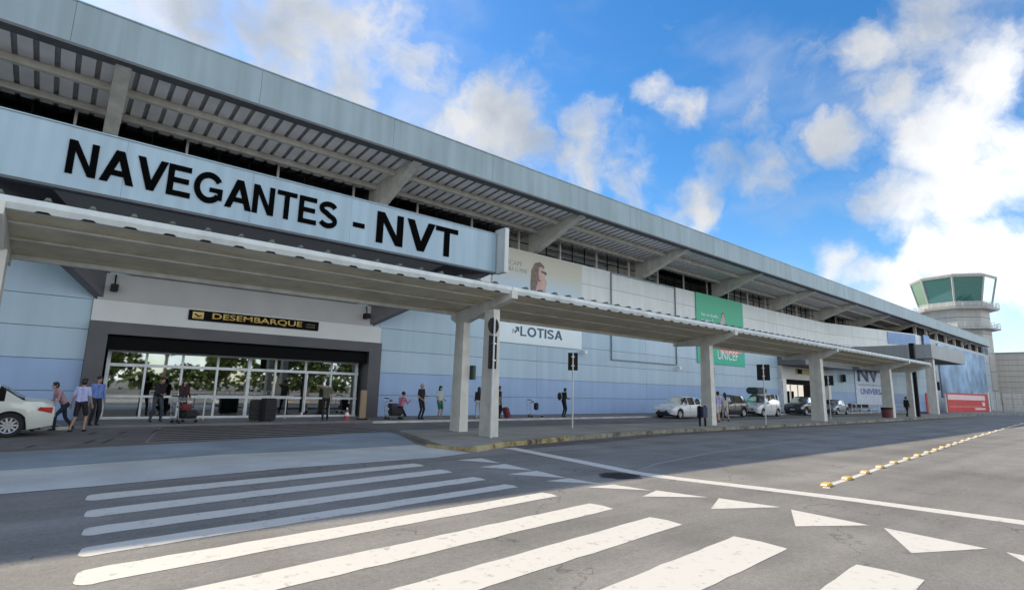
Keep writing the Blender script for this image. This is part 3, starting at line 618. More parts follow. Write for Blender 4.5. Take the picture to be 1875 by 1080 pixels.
walkway('near length of the covered walkway, corrugated roof with white gutter crossing before the arrivals doors', -30, 11.55, [(-15.3, 15.4, .45, .6), (-1.25, 15.4, .38, .6), (11.60, 16.80, .28, .52)], 'w')
walkway('far length of the covered walkway running from the double posts to the grey box canopy', 11.57, 62.5, [(11.30, 14.62, .26, .50), (26.45, 15.5, .34, .52), (39.9, 15.25, .42, .72), (55.6, 15.6, .5, .7), (62.2, 15.6, .3, .4)], 'w')

# ------------------------------------------------------------------ signs and banners on the wall
def board(name, label, cat, x0, x1, y, z0, z1, m, th=.05):
    O = thing(name, label, cat, ((x0 + x1) / 2, y, z0)); L = ((x0 + x1) / 2, y, z0)
    b = MB(); b.box(x0, x1, y - th, y, z0, z1, m); tk(b, 'board', O, L); return O, L
def tx(name, s, x0, x1, z0, z1, y, m, O, L, bold=.0, depth=.008, shear=0):
    o = text(name, s, x0, x1, z0, z1, y, m, O, bold, depth, shear); o.location = -Vector(L); return o
def poly(b, pts, y, m, d=.006): b.prism(pts, y - d, y, 1, m)
gold = mat('gold_letter', (.62, .43, .12), .4); 
O, L = board('arrivals_sign', 'long black DESEMBARQUE sign in gold letters above the arrivals doors', 'sign', 4.06, 9.6, 26.27, 4.2, 4.63, m_black)
tx('lettering', 'DESEMBARQUE', 4.95, 8.8, 4.265, 4.565, 26.219, gold, O, L, .02)
b = MB(); poly(b, [(4.2, 4.27), (4.62, 4.27), (4.62, 4.56), (4.2, 4.56)], 26.219, gold); poly(b, [(4.26, 4.45), (4.31, 4.49), (4.44, 4.40), (4.56, 4.44), (4.56, 4.40), (4.42, 4.34)], 26.212, m_black); poly(b, [(4.25, 4.30), (4.57, 4.30), (4.57, 4.32), (4.25, 4.32)], 26.212, m_black); tk(b, 'pictogram', O, L)
tx('small_lettering', 'ARRIVALS', 9.0, 9.42, 4.42, 4.49, 26.219, mat('dim_gold', (.25, .18, .07), .5), O, L); tx('small_lettering', 'LLEGADAS', 9.0, 9.42, 4.31, 4.38, 26.219, MATS['dim_gold'], O, L)
# pale advertising banner
posterbig = mat('poster_big', (.20, .32, .46), .5, 0, .55, .16, grime=.35)
def gradmat(name, c0, c1, z0, z1, x=None):
    M_ = bpy.data.materials.new(name); M_.use_nodes = True; t = M_.node_tree; b_ = t.nodes['Principled BSDF']; b_.inputs['Roughness'].default_value = .5
    g = t.nodes.new('ShaderNodeNewGeometry'); s = t.nodes.new('ShaderNodeSeparateXYZ'); t.links.new(g.outputs['Position'], s.inputs[0])
    r = t.nodes.new('ShaderNodeMapRange'); r.inputs[1].default_value = z0; r.inputs[2].default_value = z1; t.links.new(s.outputs['Z' if x is None else 'X'], r.inputs[0])
    m_ = t.nodes.new('ShaderNodeMix'); m_.data_type = 'RGBA'; m_.inputs[6].default_value = (*c0, 1); m_.inputs[7].default_value = (*c1, 1); t.links.new(r.outputs[0], m_.inputs[0]); t.links.new(m_.outputs[2], b_.inputs['Base Color']); MATS[name] = M_; return M_
O, L = board('advert_banner', 'pale beige and sky blue advert banner with a woman in sunglasses, high on the wall', 'banner', 20.3, 28.5, 26.44, 6.75, 10.68, gradmat('banner_beige', (.42, .56, .68), (.50, .49, .40), 8.0, 9.6))
bn = MATS['banner_beige']
hair = mat('print_hair', (.17, .13, .10), .6, 0, .3, 6); skinp = mat('print_skin', (.50, .36, .29), .6, 0, .12, 5); tealp = mat('print_teal', (.2, .3, .32), .6); pink = mat('print_pink', (.50, .30, .30), .6)
b = MB(); y_ = 26.389
def ell(cx, cz, rx, rz_, n=20, a0=0, a1=2 * math.pi): return [(cx + rx * math.cos(a0 + (a1 - a0) * i / n), cz + rz_ * math.sin(a0 + (a1 - a0) * i / n)) for i in range(n + (0 if abs(a1 - a0 - 2 * math.pi) < 1e-6 else 1))]
poly(b, [(23.55, 6.8), (23.5, 8.6), (23.55, 9.5), (23.85, 10.05), (24.35, 10.2), (24.75, 9.95), (24.7, 9.5), (24.5, 9.0), (24.45, 8.3), (24.55, 7.5), (24.6, 6.8)], y_, hair)
poly(b, [(24.25, 9.85), (24.6, 9.86), (24.78, 9.65), (24.80, 9.45), (24.92, 9.3), (24.80, 9.25), (24.78, 9.0), (24.55, 8.85), (24.3, 9.0), (24.2, 9.4)], y_ - .007, skinp)
poly(b, [(24.0, 6.8), (24.0, 8.3), (24.2, 8.85), (24.75, 8.9), (24.9, 8.3), (24.95, 7.4), (24.9, 6.8)], y_ - .004, pink)
poly(b, [(24.25, 8.2), (24.6, 8.9), (24.9, 9.1), (25.0, 8.8), (24.7, 8.1), (24.4, 7.6)], y_ - .009, skinp)
poly(b, [(24.45, 9.60), (24.94, 9.56), (24.95, 9.4), (24.85, 9.36), (24.7, 9.46), (24.45, 9.5)], y_ - .014, mat('print_glasses', (.09, .05, .05), .5))
tk(b, 'printed_figure', O, L)
tlet = mat('print_grey', (.26, .30, .29), .6)
tx('lettering', 'ESCAPE', 21.25, 22.75, 9.62, 9.92, 26.389, tlet, O, L); tx('lettering', 'PARA O MAR', 21.25, 23.2, 9.2, 9.5, 26.389, tlet, O, L)
O, L = board('company_sign', 'white LOTISA sign in dark blue letters, under the pale advert banner', 'sign', 20.9, 28.5, 26.44, 4.56, 6.72, mat('sign_white', (.62, .72, .74), .4, 0, .03, 1))
navy = mat('navy_letter', (.02, .06, .13), .4)
stroke_text('lettering', 'LOTISA', 22.72, 26.55, 5.06, 5.68, 26.389, navy, O, L, depth=.008)
b = MB(); poly(b, [(22.2, 5.25), (22.42, 5.5), (22.3, 5.5), (22.3, 5.62), (22.62, 5.62), (22.62, 5.3), (22.52, 5.3), (22.52, 5.42), (22.3, 5.18)], 26.389, navy); poly(b, [(22.0, 5.35), (22.12, 5.48), (22.17, 5.43), (22.05, 5.30)], 26.389, tlet); poly(b, [(22.02, 5.2), (22.24, 5.44), (22.28, 5.40), (22.06, 5.15)], 26.389, tlet); tk(b, 'logo', O, L)
O = thing('banner_frame', 'empty grey metal banner frame on the wall between the two adverts', 'frame', (36, 26.4, 4)); L = (36, 26.4, 4)
b = MB(); mf = mat('frame_grey', (.2, .25, .29), .5)
for x_ in (31.8, 40.3): b.box(x_ - .04, x_ + .04, 26.36, 26.44, 4.0, 10.7, mf)
b.box(31.84, 40.26, 26.37, 26.43, 4.0, 4.08, mf); b.box(31.84, 40.26, 26.37, 26.43, 10.62, 10.7, mf); tk(b, 'frame', O, L)
O, L = board('advert_banner', 'bright green advert banner with white and pink print, hanging on the wall', 'banner', 43.5, 52.0, 26.44, 4.4, 10.75, gradmat('banner_green', (.02, .42, .27), (.03, .36, .20), 5, 10))
wl = mat('print_white', (.75, .8, .78), .6)
tx('lettering', 'Seja um doador', 44.3, 47.3, 8.62, 9.0, 26.389, wl, O, L, .02); tx('lettering', 'mensal', 44.3, 46.3, 8.1, 8.5, 26.389, wl, O, L, .01)
b = MB(); poly(b, [(46.6, 7.0), (47.2, 7.9), (47.7, 8.5), (47.9, 9.1), (48.2, 9.2), (48.45, 8.8), (48.4, 8.1), (48.9, 7.6), (49.2, 7.0)], 26.389, mat('print_lilac', (.45, .36, .38), .6)); poly(b, ell(48.1, 9.05, .28, .33), 26.38, hair); poly(b, ell(48.12, 8.95, .2, .27), 26.374, skinp)
poly(b, ell(49.3, 6.15, 2.5, .75), 26.389, mat('print_pink2', (.68, .27, .25), .6)); tk(b, 'printed_figure', O, L)
tx('lettering', 'S', 43.9, 45.0, 4.75, 6.1, 26.378, wl, O, L, .04); tx('lettering', 'UNICEF', 46.9, 50.6, 4.9, 5.75, 26.376, wl, O, L, .0)
# blue posters and NVT wall lettering on the curved wall
def curved_board(name, label, cat, i, t0, t1, z0, z1, m):
    p, q = Vector(path[i]), Vector(path[i + 1]); a = p.lerp(q, t0); c = p.lerp(q, t1); ang = math.atan2((c - a).y, (c - a).x)
    O = thing(name, label, cat, (a.x, a.y, z0), ang); b = MB(); w = (c - a).length; b.box(0, w, -.10, -.045, 0, z1 - z0, m); o = b.build('board', O); return O, w
O, w = curved_board('wall_poster', 'white wall poster with big dark NVT letters and small blue print, on the curved wall', 'poster', 8, -.05, .98, 1.0, 5.7, mat('poster_white', (.55, .62, .72), .5))
def lt(s, x0, x1, z0, z1, m, bold=.03): o = text('lettering', s, x0, x1, z0, z1, -.102, m, O, bold, .01); return o
steel_b = mat('print_slate', (.10, .14, .2), .5)
lt('NVT', .5, w - .6, 2.75, 4.6, steel_b, .04); lt('NAVEGANTES SANTA CATARINA', .6, w - .6, 2.25, 2.45, steel_b, 0); lt('UNIVERSAL', 1.0, w - 1.0, 1.2, 1.9, mat('print_blue', (.10, .17, .40), .5), .03)
O, w = curved_board('wall_poster', 'blue poster high on the wall above the grey box canopy', 'poster', 9, .05, .98, 9.0, 10.6, mat('poster_blue', (.15, .27, .48), .5, 0, .15, .8))
b = MB(); b.box(95, 98, 21.6, 21.66, 9.4, 10.9, mat('poster_blue2', (.16, .28, .55), .5, 0, .2, .8)); tag(b.build('wall_poster'), 'small light blue poster on the wall beside the far end of the roof', 'poster')
b = MB(); b.box(100, 103.5, 22.4, 22.56, 3.6, 6.2, mat('poster_navy', (.05, .08, .16), .4, 0, .3, .8)); tag(b.build('wall_poster'), 'dark navy poster on the far wall right of the last canopy post', 'poster')
b = MB(); b.box(106, 140, 22.4, 22.56, 2.2, 10.5, posterbig); tag(b.build('wall_poster'), 'very large blue picture covering the end of the terminal wall', 'poster')
O, L = board('entrance_sign', 'yellow and black sign above the second terminal entrance', 'sign', 62.7, 68.6, 26.08, 4.12, 4.7, mat('sign_yellow', (.42, .32, .1), .5)); b = MB(); b.box(63.0, 64.1, 26.0, 26.03, 4.16, 4.66, m_black); tk(b, 'pictogram_panel', O, L)
b = MB(); b.box(74.2, 75, 25.3, 25.4, 3.6, 4.5, m_black); tag(b.build('wall_panel'), 'small dark square panel on the wall left of the NVT poster', 'panel')
# white floodlights under frames
for (x_, z_, lb) in ((28.6, 4.35, 'small white floodlight at the lower right corner of the white company sign'), (40.3, 3.75, 'small white floodlight below the empty banner frame')):
    O = thing('floodlight', lb, 'floodlight', (x_, 26.45, z_)); b = MB(); b.box(-.16, .16, -.42, -.22, -.1, .12, m_white); b.build('lamp_head', O, bevel=.02); b = MB(); b.tube((0, -.3, 0), (0, 0, .12), .025, m_steel); b.build('bracket', O)
for (x_, y_, z_, lb) in ((26.4, 17.5, 4.15, ''), ):
    pass

# ------------------------------------------------------------------ pole signs
def pole_sign(label, x, y, z0, h, w, zs, tilt=0., two=False):
    O = thing('pole_sign', label, 'pole sign', (x, y, z0), -math.atan2(x, y) * .95, 'pole mounted traffic signs seen from behind'); b = MB(); b.tube((0, 0, 0), (tilt, 0, h), .032, m_postw, 10); b.build('pole', O)
    b = MB(); b.box(-w / 2 + tilt, w / 2 + tilt, .036, .056, zs, h - .02, m_darkmetal); b.build('sign_plate', O)
    b = MB()
    for z_ in (zs + (h - zs) * .25, zs + (h - zs) * .75): b.box(-.07 + tilt, .07 + tilt, -.045, .034, z_ - .025, z_ + .025, m_steel)
    b.build('clamp', O)
    if two:
        b = MB(); b.lathe([(0, .036), (.27, .036), (.27, .056), (0, .056)], m_darkmetal, 24, 1, (tilt, 0, h + .32)); b.build('round_sign', O); b = MB(); b.tube((tilt, 0, h), (tilt, 0, h + .6), .032, m_postw, 10); b.build('pole_extension', O)
    return O
pole_sign('white pole with dark narrow sign, standing on the island right of the double posts', 17.15, 16.38, .12, 3.2, .42, 2.42)
pole_sign('white pole with wide dark sign, standing near the kerb before the white van', 30.2, 14.3, .12, 3.3, .66, 2.4)
pole_sign('white pole with dark sign right of the walkway post hiding the second entrance', 44.7, 16.3, .12, 3.2, .70, 2.45)
pole_sign('distant white pole with dark sign left of the red hoarding', 79.0, 17.4, .12, 3.7, 1.0, 2.7)
pole_sign('pole with round and oblong dark signs standing against the front double post', 11.02, 14.12, .12, 3.3, .40, 2.2, 0, True).rotation_euler.z = .2
b = MB(); b.box(11.84, 11.96, 16.35, 16.6, 1.98, 2.5, mat('box_green', (.04, .07, .06), .5)); tag(b.build('switch_box', bevel=.01), 'dark green box fixed to the side of the rear double post', 'box')
b = MB(); b.box(26.68, 26.82, 15.3, 15.6, 2.0, 3.1, MATS['box_green']); tag(b.build('switch_box', bevel=.01), 'tall dark box fixed to the post beside the white hatchback', 'box')

# ------------------------------------------------------------------ control tower
TW = thing('control_tower', 'pale concrete control tower with green glazed cab behind the terminal roof', 'control tower', (157, 29.3, 0))
m_tow = mat('tower_concrete', (.40, .40, .385), .7, 0, .06, .3, streak=.08)
def octa(r, n=8, ph=.2, q=.81): return [(r * q * math.cos(2 * math.pi * i / n + ph), r * q * math.sin(2 * math.pi * i / n + ph)) for i in range(n)]
def fr_(b, r0, z0, r1, z1, m, cap=True):
    A, B_ = octa(r0), octa(r1); v = [(x, y, z0) for x, y in A] + [(x, y, z1) for x, y in B_]; b.add(v, [(i, (i + 1) % 8, 8 + (i + 1) % 8, 8 + i) for i in range(8)] + ([list(range(8))[::-1], list(range(8, 16))] if cap else []), m)
b = MB(); fr_(b, 7.3, 0, 7.3, 22.2, m_tow); 
for z in (4, 8, 12, 16.2, 19.8): fr_(b, 7.34, z, 7.34, z + .12, m_joint)
b.build('shaft', TW)
b = MB(); fr_(b, 9.3, 17.2, 9.3, 17.55, m_tow); b.build('balcony', TW)
b = MB(); fr_(b, 9.4, 21.6, 9.6, 22.1, m_tow); fr_(b, 8.2, 22.1, 8.3, 23.2, m_tow); b.build('balcony', TW)
for R_, zb_ in ((9.2, 17.55), (9.5, 22.1)):
    b = MB(); P = octa(R_)
    for i in range(8):
        a, c = P[i], P[(i + 1) % 8]
        for h in (.5, 1.0): b.tube((*a, zb_ + h), (*c, zb_ + h), .05, m_postw, 5)
        for k in range(4): t = k / 4; b.tube((a[0] + (c[0] - a[0]) * t, a[1] + (c[1] - a[1]) * t, zb_), (a[0] + (c[0] - a[0]) * t, a[1] + (c[1] - a[1]) * t, zb_ + 1), .05, m_postw, 5)
    b.build('railing', TW)
A, B_ = octa(8.1), octa(9.5)
for i in range(8):
    b = MB(); j = (i + 1) % 8; b.add([(*A[i], 23.2), (*A[j], 23.2), (*B_[j], 28.6), (*B_[i], 28.6)], [(0, 1, 2, 3)], m_tglass); b.build('cab_window', TW)
for i in range(8):
    b = MB(); b.tube((*A[i], 23.2), (*B_[i], 28.6), .2, m_tow, 6); b.build('cab_mullion', TW)
b = MB(); fr_(b, 9.7, 28.6, 9.9, 29.1, m_tow); fr_(b, 9.2, 29.1, 8.8, 29.5, m_tow); b.tube((2, -3, 29.5), (2, -3, 31.5), .06, m_steel, 5); b.tube((-3, 0, 29.5), (-3, 0, 31), .06, m_steel, 5); b.build('cab_roof', TW)
b = MB(); b.box(-3, 3, -3, 3, 23.2, 25.2, m_fin); b.box(-1.2, 1.2, -1.2, 1.2, 25.2, 28.6, m_tow); b.build('console_room', TW)
# pale annex building beyond
AN = thing('annex_building', 'low beige metal clad building beyond the fence at the far right', 'building', (160, 0, 0))
b = MB(); msid = mat('siding_beige', (.60, .56, .50), .6, 0, .04, .3, streak=.06); b.box(0, 40, -60, 27, 0, 12.2, msid); b.build('wall', AN)
b = MB(); 
for z in [1.2 * i for i in range(1, 10)]: b.box(-.06, 0, -60, 27, z, z + .07, mat('siding_joint', (.33, .32, .3), .7))
b.build('cladding_joints', AN); b = MB(); b.box(-.2, 40.2, -60.2, 27.2, 12.2, 12.45, m_gband); b.build('roof', AN)
O = thing('dark_pylon', 'tall narrow black pylon rising past the far end of the walkway canopy', 'pylon', (62.9, 15.3, .12)); b = MB(); b.box(-.14, .14, -.14, .14, 0, 6.1, m_darkmetal); b.build('column', O); b = MB(); b.box(-.24, .24, -.2, .2, 5.2, 6.9, m_darkmetal); b.build('head', O)
# fence and hoarding
F = thing('mesh_fence', 'grey mesh fence with pale posts in front of the beige building', 'fence', (113, 20, .12)); FP = [(0, 0), (1.6, -3.2), (4.5, -9), (8, -16), (12, -24)]
for i, ((x0, y0), (x1, y1)) in enumerate(zip(FP, FP[1:])):
    b = MB(); n = 5
    for k in range(n + 1): t = k / n; b.tube((x0 + (x1 - x0) * t, y0 + (y1 - y0) * t, 0), (x0 + (x1 - x0) * t, y0 + (y1 - y0) * t, 3.1), .06, mat('fence_post', (.45, .44, .4), .6), 5)
    b.build('fence_post', F); b = MB()
    for k in range(12): b.tube((x0, y0, .25 + k * .24), (x1, y1, .25 + k * .24), .022, m_steel, 4)
    L_ = math.hypot(x1 - x0, y1 - y0); q = int(L_ / .3)
    for k in range(q): t = k / q; b.tube((x0 + (x1 - x0) * t, y0 + (y1 - y0) * t, .1), (x0 + (x1 - x0) * t, y0 + (y1 - y0) * t, 3.0), .014, m_steel, 3)
    b.build('wire_mesh', F)
mred = mat('hoarding_red', (.50, .035, .035), .45, 0, .12, .8); mred2 = mat('hoarding_red_light', (.62, .15, .12), .45, 0, .12, .8)
O = thing('hoarding', 'long red and white advertising hoarding at the foot of the far wall', 'hoarding', (92, 19.9, .08), -.085)
b = MB(); b.box(3.0, 20.5, 0, .08, 0, 2.7, mred); b.build('red_board', O); b = MB(); b.box(3.2, 19.0, -.03, -.002, 1.75, 2.45, mat('hoarding_white', (.72, .55, .55), .5)); b.box(3.5, 17, -.03, -.002, .7, .9, mred2); b.box(14, 18.8, -.03, -.002, .35, .62, MATS['hoarding_white']); b.box(17.5, 18.7, -.035, -.002, .9, 1.5, MATS['hoarding_white']); b.build('printed_band', O)
b = MB(); b.box(20.7, 21.1, -.05, .2, 0, 3.1, m_white); b.box(2.4, 2.6, -.05, .1, 0, 2.5, m_white); b.build('end_post', O)
O = thing('hoarding', 'short red hoarding panel left of the last canopy post', 'hoarding', (87.9, 20.1, .08), 0); b = MB(); b.box(-1.2, 1.8, 0, .08, 0, 2.5, mred); b.build('red_board', O); b = MB(); b.lathe([(0, -.03), (.4, -.03), (.4, -.002)], MATS['hoarding_white'], 16, 1, (.3, 0, 1.7)); b.box(-.2, .8, -.03, -.002, .4, .8, MATS['hoarding_white']); b.build('printed_logo', O)
# ------------------------------------------------------------------ trees across the road (they show in the glass doors)
def leafmat(i, c): return mat('leaf%d' % i, c, .6, 0, .35, 1.2, spec=.3)
lv = [leafmat(0, (.05, .085, .022)), leafmat(1, (.075, .105, .03))]
bark = mat('bark', (.12, .10, .08), .9, 0, .25, 5, bump=.5)
def tree(label, x, y, h, r, seed):
    rnd = random.Random(seed); O = thing('broadleaf_tree', label, 'tree', (x, y, 0)); b = MB(); b.tube((0, 0, 0), (.1, 0, h * .45), .22, bark, 9, .15)
    cl = []
    for k in range(7):
        a = k * 2.4; e = rnd.uniform(.3, .95); p = Vector((math.cos(a) * r * .6 * e, math.sin(a) * r * .6 * e, h * rnd.uniform(.55, .9))); b.tube((.1, 0, h * .42), p, .09, bark, 6, .03); cl.append((p, r * rnd.uniform(.35, .6)))
    cl.append((Vector((0, 0, h * .75)), r * .6)); b.build('trunk', O); b = MB()
    for p, rr in cl:
        for k in range(330):
            d = Vector((rnd.gauss(0, 1), rnd.gauss(0, 1), rnd.gauss(0, 1))).normalized() * rr * rnd.uniform(.45, 1.08) ** .6; c = p + d; u = Vector((rnd.gauss(0, 1), rnd.gauss(0, 1), rnd.gauss(0, 1))).normalized(); v = u.orthogonal().normalized() * rnd.uniform(.1, .2); u = u * rnd.uniform(.14, .28)
            b.add([c - u, c + v, c + u, c - v], [(0, 1, 2, 3)], lv[rnd.random() < .5])
    b.build('crown', O)
for i, (x, y_, h, r) in enumerate([(19, -9, 5.6, 2.4), (23.5, -12, 6.5, 2.8), (28, -8.5, 5.8, 2.6), (33, -13, 7, 3), (14, -14, 5, 2.0), (9.2, -16, 9, 1.6), (4, -22, 5, 2.2)]):
    tree(['round green street tree, leftmost of those mirrored in the right door leaves', 'tall green street tree mirrored behind the door with the suitcases', 'broad green street tree mirrored in the rightmost door leaves', 'biggest tree across the road, mirrored beyond the right door edge', 'small tree mirrored in the middle door leaf', 'slim tall tree mirrored in the left door leaves', 'low bushy tree mirrored at the left door edge'][i], x, y_, h, r, i)

b = MB(); rnd = random.Random(5)
for k in range(9000):
    x = rnd.uniform(-60, 130); hh = 4.6 + 1.6 * math.sin(x * .31) + 1.2 * math.sin(x * .83 + 1); c = Vector((x, -46 + rnd.uniform(-2.5, 2.5), rnd.uniform(0, 1) ** .7 * hh)); u = Vector((rnd.gauss(0, 1), rnd.gauss(0, 1), rnd.gauss(0, 1))).normalized(); v = u.orthogonal().normalized() * rnd.uniform(.25, .5); u = u * rnd.uniform(.3, .6)
    b.add([c - u, c + v, c + u, c - v], [(0, 1, 2, 3)], lv[rnd.random() < .5])
tag(b.build('tree_line'), 'dark green row of bushes far across the road, mirrored in the glass doors', 'bushes', kind='stuff')
# ------------------------------------------------------------------ vehicles
def interp(pts, x):
    if x <= pts[0][0]: return pts[0][1]
    for (a, va), (b_, vb) in zip(pts, pts[1:]):
        if x <= b_: t = (x - a) / (b_ - a); t = t * t * (3 - 2 * t) * .5 + t * .5; return va + (vb - va) * t
    return pts[-1][1]
tyre_m = m_rubber; rim_m = mat('alloy', (.55, .56, .58), .3, .7); cglass = glass('car_glass', (.25, .3, .3), .12)
cglass.node_tree.nodes['Math'].inputs[2].default_value = .12
lampw = mat('lamp_clear', (.75, .78, .8), .1); lampr = mat('lamp_red', (.45, .03, .02), .2); lampo = mat('lamp_amber', (.6, .22, .05), .2); plate_m = mat('plate', (.55, .56, .56), .4); plastic = mat('black_plastic', (.02, .02, .022), .5)
def carpaint(n, c):
    M_ = mat(n, c, .28, .0, .03, 2); M_.node_tree.nodes['Principled BSDF'].inputs['Coat Weight'].default_value = .8; return M_
def car(label, loc, rz, paint, L=4.1, W_=1.72, wb=2.55, fo=.8, belt=None, top=None, glz=None, wr=.31, group=None, cat='car', name='parked_car', spokes=10):
    O = thing(name, label, cat, loc, rz, group); h = W_ / 2; xf = L / 2 - fo; xr = xf - wb; n = 64
    b = MB(); g = {}; rings = []
    xs = [-L / 2 + L * i / n for i in range(n + 1)]
    for x in xs:
        e = min(x + L / 2, L / 2 - x); rnd = max(0, 1 - e / .55); w = h * (1 - .17 * rnd ** 2.2); zb = interp(belt, x); zt = interp(top, x); sill = .20 + .10 * rnd
        arch = 0
        for xw in (xf, xr):
            d = abs(x - xw); ra = wr + .065
            if d < ra: arch = math.sqrt(ra * ra - d * d) + wr
        s0_ = max(sill, arch); s1_ = max(sill + .12, arch + .02); s2_ = max(.52, arch + .05); gh = max(0, zt - zb)
        rf = w * (.94 - .20 * min(1, gh / .5))
        rings.append([(x, w * .93 if not arch else w * .99, s0_), (x, w * .99, s1_), (x, w, s2_), (x, w * .985, zb - .12), (x, w * .955, zb), (x, rf + .02 * (gh > .1), max(zb + .004, zt - .07)), (x, rf * .86, max(zb + .006, zt - .015)), (x, rf * .45, zt + .012), (x, 0, zt + .018)])
    def glz_side(x): return any(a <= x <= c for a, c in glz['side'])
    gl = {}
    ws0, ws1 = glz['front']; rw0, rw1 = glz['rear']
    for i in range(n):
        xm = (xs[i] + xs[i + 1]) / 2; gh = interp(top, xm) - interp(belt, xm)
        for j in range(8):
            key = None
            if j == 4 and gh > .16:
                for si, (a, c) in enumerate(glz['side']):
                    if a <= xm <= c: key = ('side_window', si)
            if j >= 5:
                if ws0 <= xm <= ws1: key = ('windscreen', 0)
                if rw0 <= xm <= rw1: key = ('rear_window', 0)
            for sg in (1, -1):
                q = [(p[0], p[1] * sg, p[2]) for p in (rings[i][j], rings[i + 1][j], rings[i + 1][j + 1], rings[i][j + 1])]
                if key is None: b.add(q, [(0, 1, 2, 3)], paint)
                else:
                    kk = key + ((sg,) if key[0] == 'side_window' else ()); gl.setdefault(kk, MB()).add(q, [(0, 1, 2, 3)], cglass)
    for r_ in (rings[0], rings[-1]):
        P = r_[:1] + r_[1:] ; v = [(p[0], p[1], p[2]) for p in r_] + [(p[0], -p[1], p[2]) for p in r_[:-1][::-1]]; b.add(v, [list(range(len(v)))], paint)
    me_o = b.build('body', O); bm = bmesh.new(); bm.from_mesh(me_o.data); bmesh.ops.remove_doubles(bm, verts=bm.verts, dist=.001); bmesh.ops.recalc_face_normals(bm, faces=bm.faces)
    for f in bm.faces: f.smooth = True
    for ed in bm.edges:
        if len(ed.link_faces) == 2 and ed.calc_face_angle(0) > R(38): ed.smooth = False
    bm.to_mesh(me_o.data); bm.free()
    for k, m_ in gl.items(): m_.build(k[0], O)
    b = MB(); b.box(-L / 2 + .25, L / 2 - .25, -h + .28, h - .28, .18, interp(belt, 0) - .1, plastic); b.build('underbody', O)
    b = MB(); b.box(-.75, .9, -h + .35, h - .35, .5, interp(belt, 0) + .02, plastic)
    for sx in (.35, -.45):
        for sy in (-.35, .35): b.box(sx - .12, sx + .02, sy - .22, sy + .22, .5, 1.15, plastic)
    b.build('seats', O)
    for xw in (xf, xr):
        for sg in (1, -1):
            wO = MB(); wO.lathe([(wr * .66, -.09), (wr * .9, -.10), (wr, -.07), (wr, .07), (wr * .9, .10), (wr * .66, .09)], tyre_m, 28, 1); tO = wO.build('tyre', None, smooth=False)
            wh = MB(); wh.lathe([(0, -.03 * sg), (wr * .2, -.03 * sg)], plastic, 12, 1); wl_ = MB()
            rm = MB(); rm.lathe([(wr * .58, .065 * sg), (wr * .68, .092 * sg), (wr * .68, -.05 * sg), (wr * .6, -.05 * sg)], rim_m, 28, 1)
            rm.lathe([(0, .075 * sg), (wr * .16, .075 * sg), (wr * .18, .04 * sg)], rim_m, 14, 1)
            for k in range(spokes):
                a = 2 * math.pi * k / spokes; ca, sa = math.cos(a), math.sin(a); w0, w1 = .030, .018; r0, r1 = wr * .12, wr * .64
                rm.prism([(ca * r0 - sa * w0, sa * r0 + ca * w0), (ca * r0 + sa * w0, sa * r0 - ca * w0), (ca * r1 + sa * w1, sa * r1 - ca * w1), (ca * r1 - sa * w1, sa * r1 + ca * w1)], .045 * sg, .072 * sg, 1, rim_m)
            rm.lathe([(0, .01 * sg), (wr * .6, .01 * sg)], plastic, 20, 1)
            wt = thing_part('wheel', O, (xw, (h - .115) * sg, wr)); tO.parent = wt; ro = rm.build('rim', wt)
    hb, rb = interp(belt, L / 2 - .1), interp(belt, -L / 2 + .1)
    for sg in (1, -1):
        b = MB(); y0, y1 = sg * h * .52, sg * h * .90; zc = hb - .14
        b.add([(L / 2 + .006, y0, zc - .05), (L / 2 - .07, y1, zc - .07), (L / 2 - .34, y1 * 1.075, zc + .03), (L / 2 - .30, y1 * 1.06, zc + .10), (L / 2 - .07, y1 * .99, zc + .08), (L / 2 + .006, y0, zc + .05)], [(0, 1, 4, 5), (1, 2, 3, 4)], lampw); b.build('headlight', O)
        b = MB(); zc = rb - .13
        b.add([(-L / 2 - .006, y0, zc - .04), (-L / 2 + .06, y1, zc - .08), (-L / 2 + .38, y1 * 1.10, zc + .0), (-L / 2 + .34, y1 * 1.10, zc + .09), (-L / 2 + .06, y1, zc + .08), (-L / 2 - .006, y0, zc + .07)], [(0, 1, 4, 5)], lampr); b.add([(-L / 2 + .058, y1 * 1.005, zc - .08), (-L / 2 + .38, y1 * 1.105, zc + .0), (-L / 2 + .34, y1 * 1.105, zc + .09), (-L / 2 + .058, y1 * 1.005, zc + .08)], [(0, 1, 2, 3)], lampr if sg > 0 else lampr); b.build('tail_light', O)
        b = MB(); b.box(.42, .56, sg * (h + .02) - .09, sg * (h + .02) + .09, interp(belt, .5) - .0, interp(belt, .5) + .12, paint); b.build('mirror', O, bevel=.02)
        for hx in (.12, -.78):
            b = MB(); b.box(hx - .08, hx + .08, sg * (h - .005) - .012, sg * (h - .005) + .012, interp(belt, hx) - .16, interp(belt, hx) - .13, paint); b.build('door_handle', O)
            b = MB(); b.box(hx - .135, hx - .129, sg * (h - .006) - .01, sg * (h - .006) + .01, .40, interp(belt, hx) - .06, plastic); b.build('door_gap', O)
    b = MB(); b.box(L / 2 - .03, L / 2 + .012, -h * .45, h * .45, hb - .24, hb - .12, plastic); b.build('grille', O)
    b = MB(); b.box(L / 2 - .03, L / 2 + .014, -h * .62, h * .62, .28, .42, plastic); b.build('air_intake', O)
    for sx in (1, -1):
        b = MB(); b.box(sx * (L / 2 + .018) - .008, sx * (L / 2 + .018) + .008, -.2, .2, .46 if sx > 0 else .52, .57 if sx > 0 else .63, plate_m); b.build('number_plate', O)
    b = MB(); b.box(-L / 2 - .012, -L / 2 + .03, -h * .7, h * .7, .26, .40, plastic); b.build('rear_valance', O)
    return O
def thing_part(name, parent, loc):
    o = bpy.data.objects.new(name, None); COL.objects.link(o); o.parent = parent; o.location = loc; o.empty_display_size = .1; return o
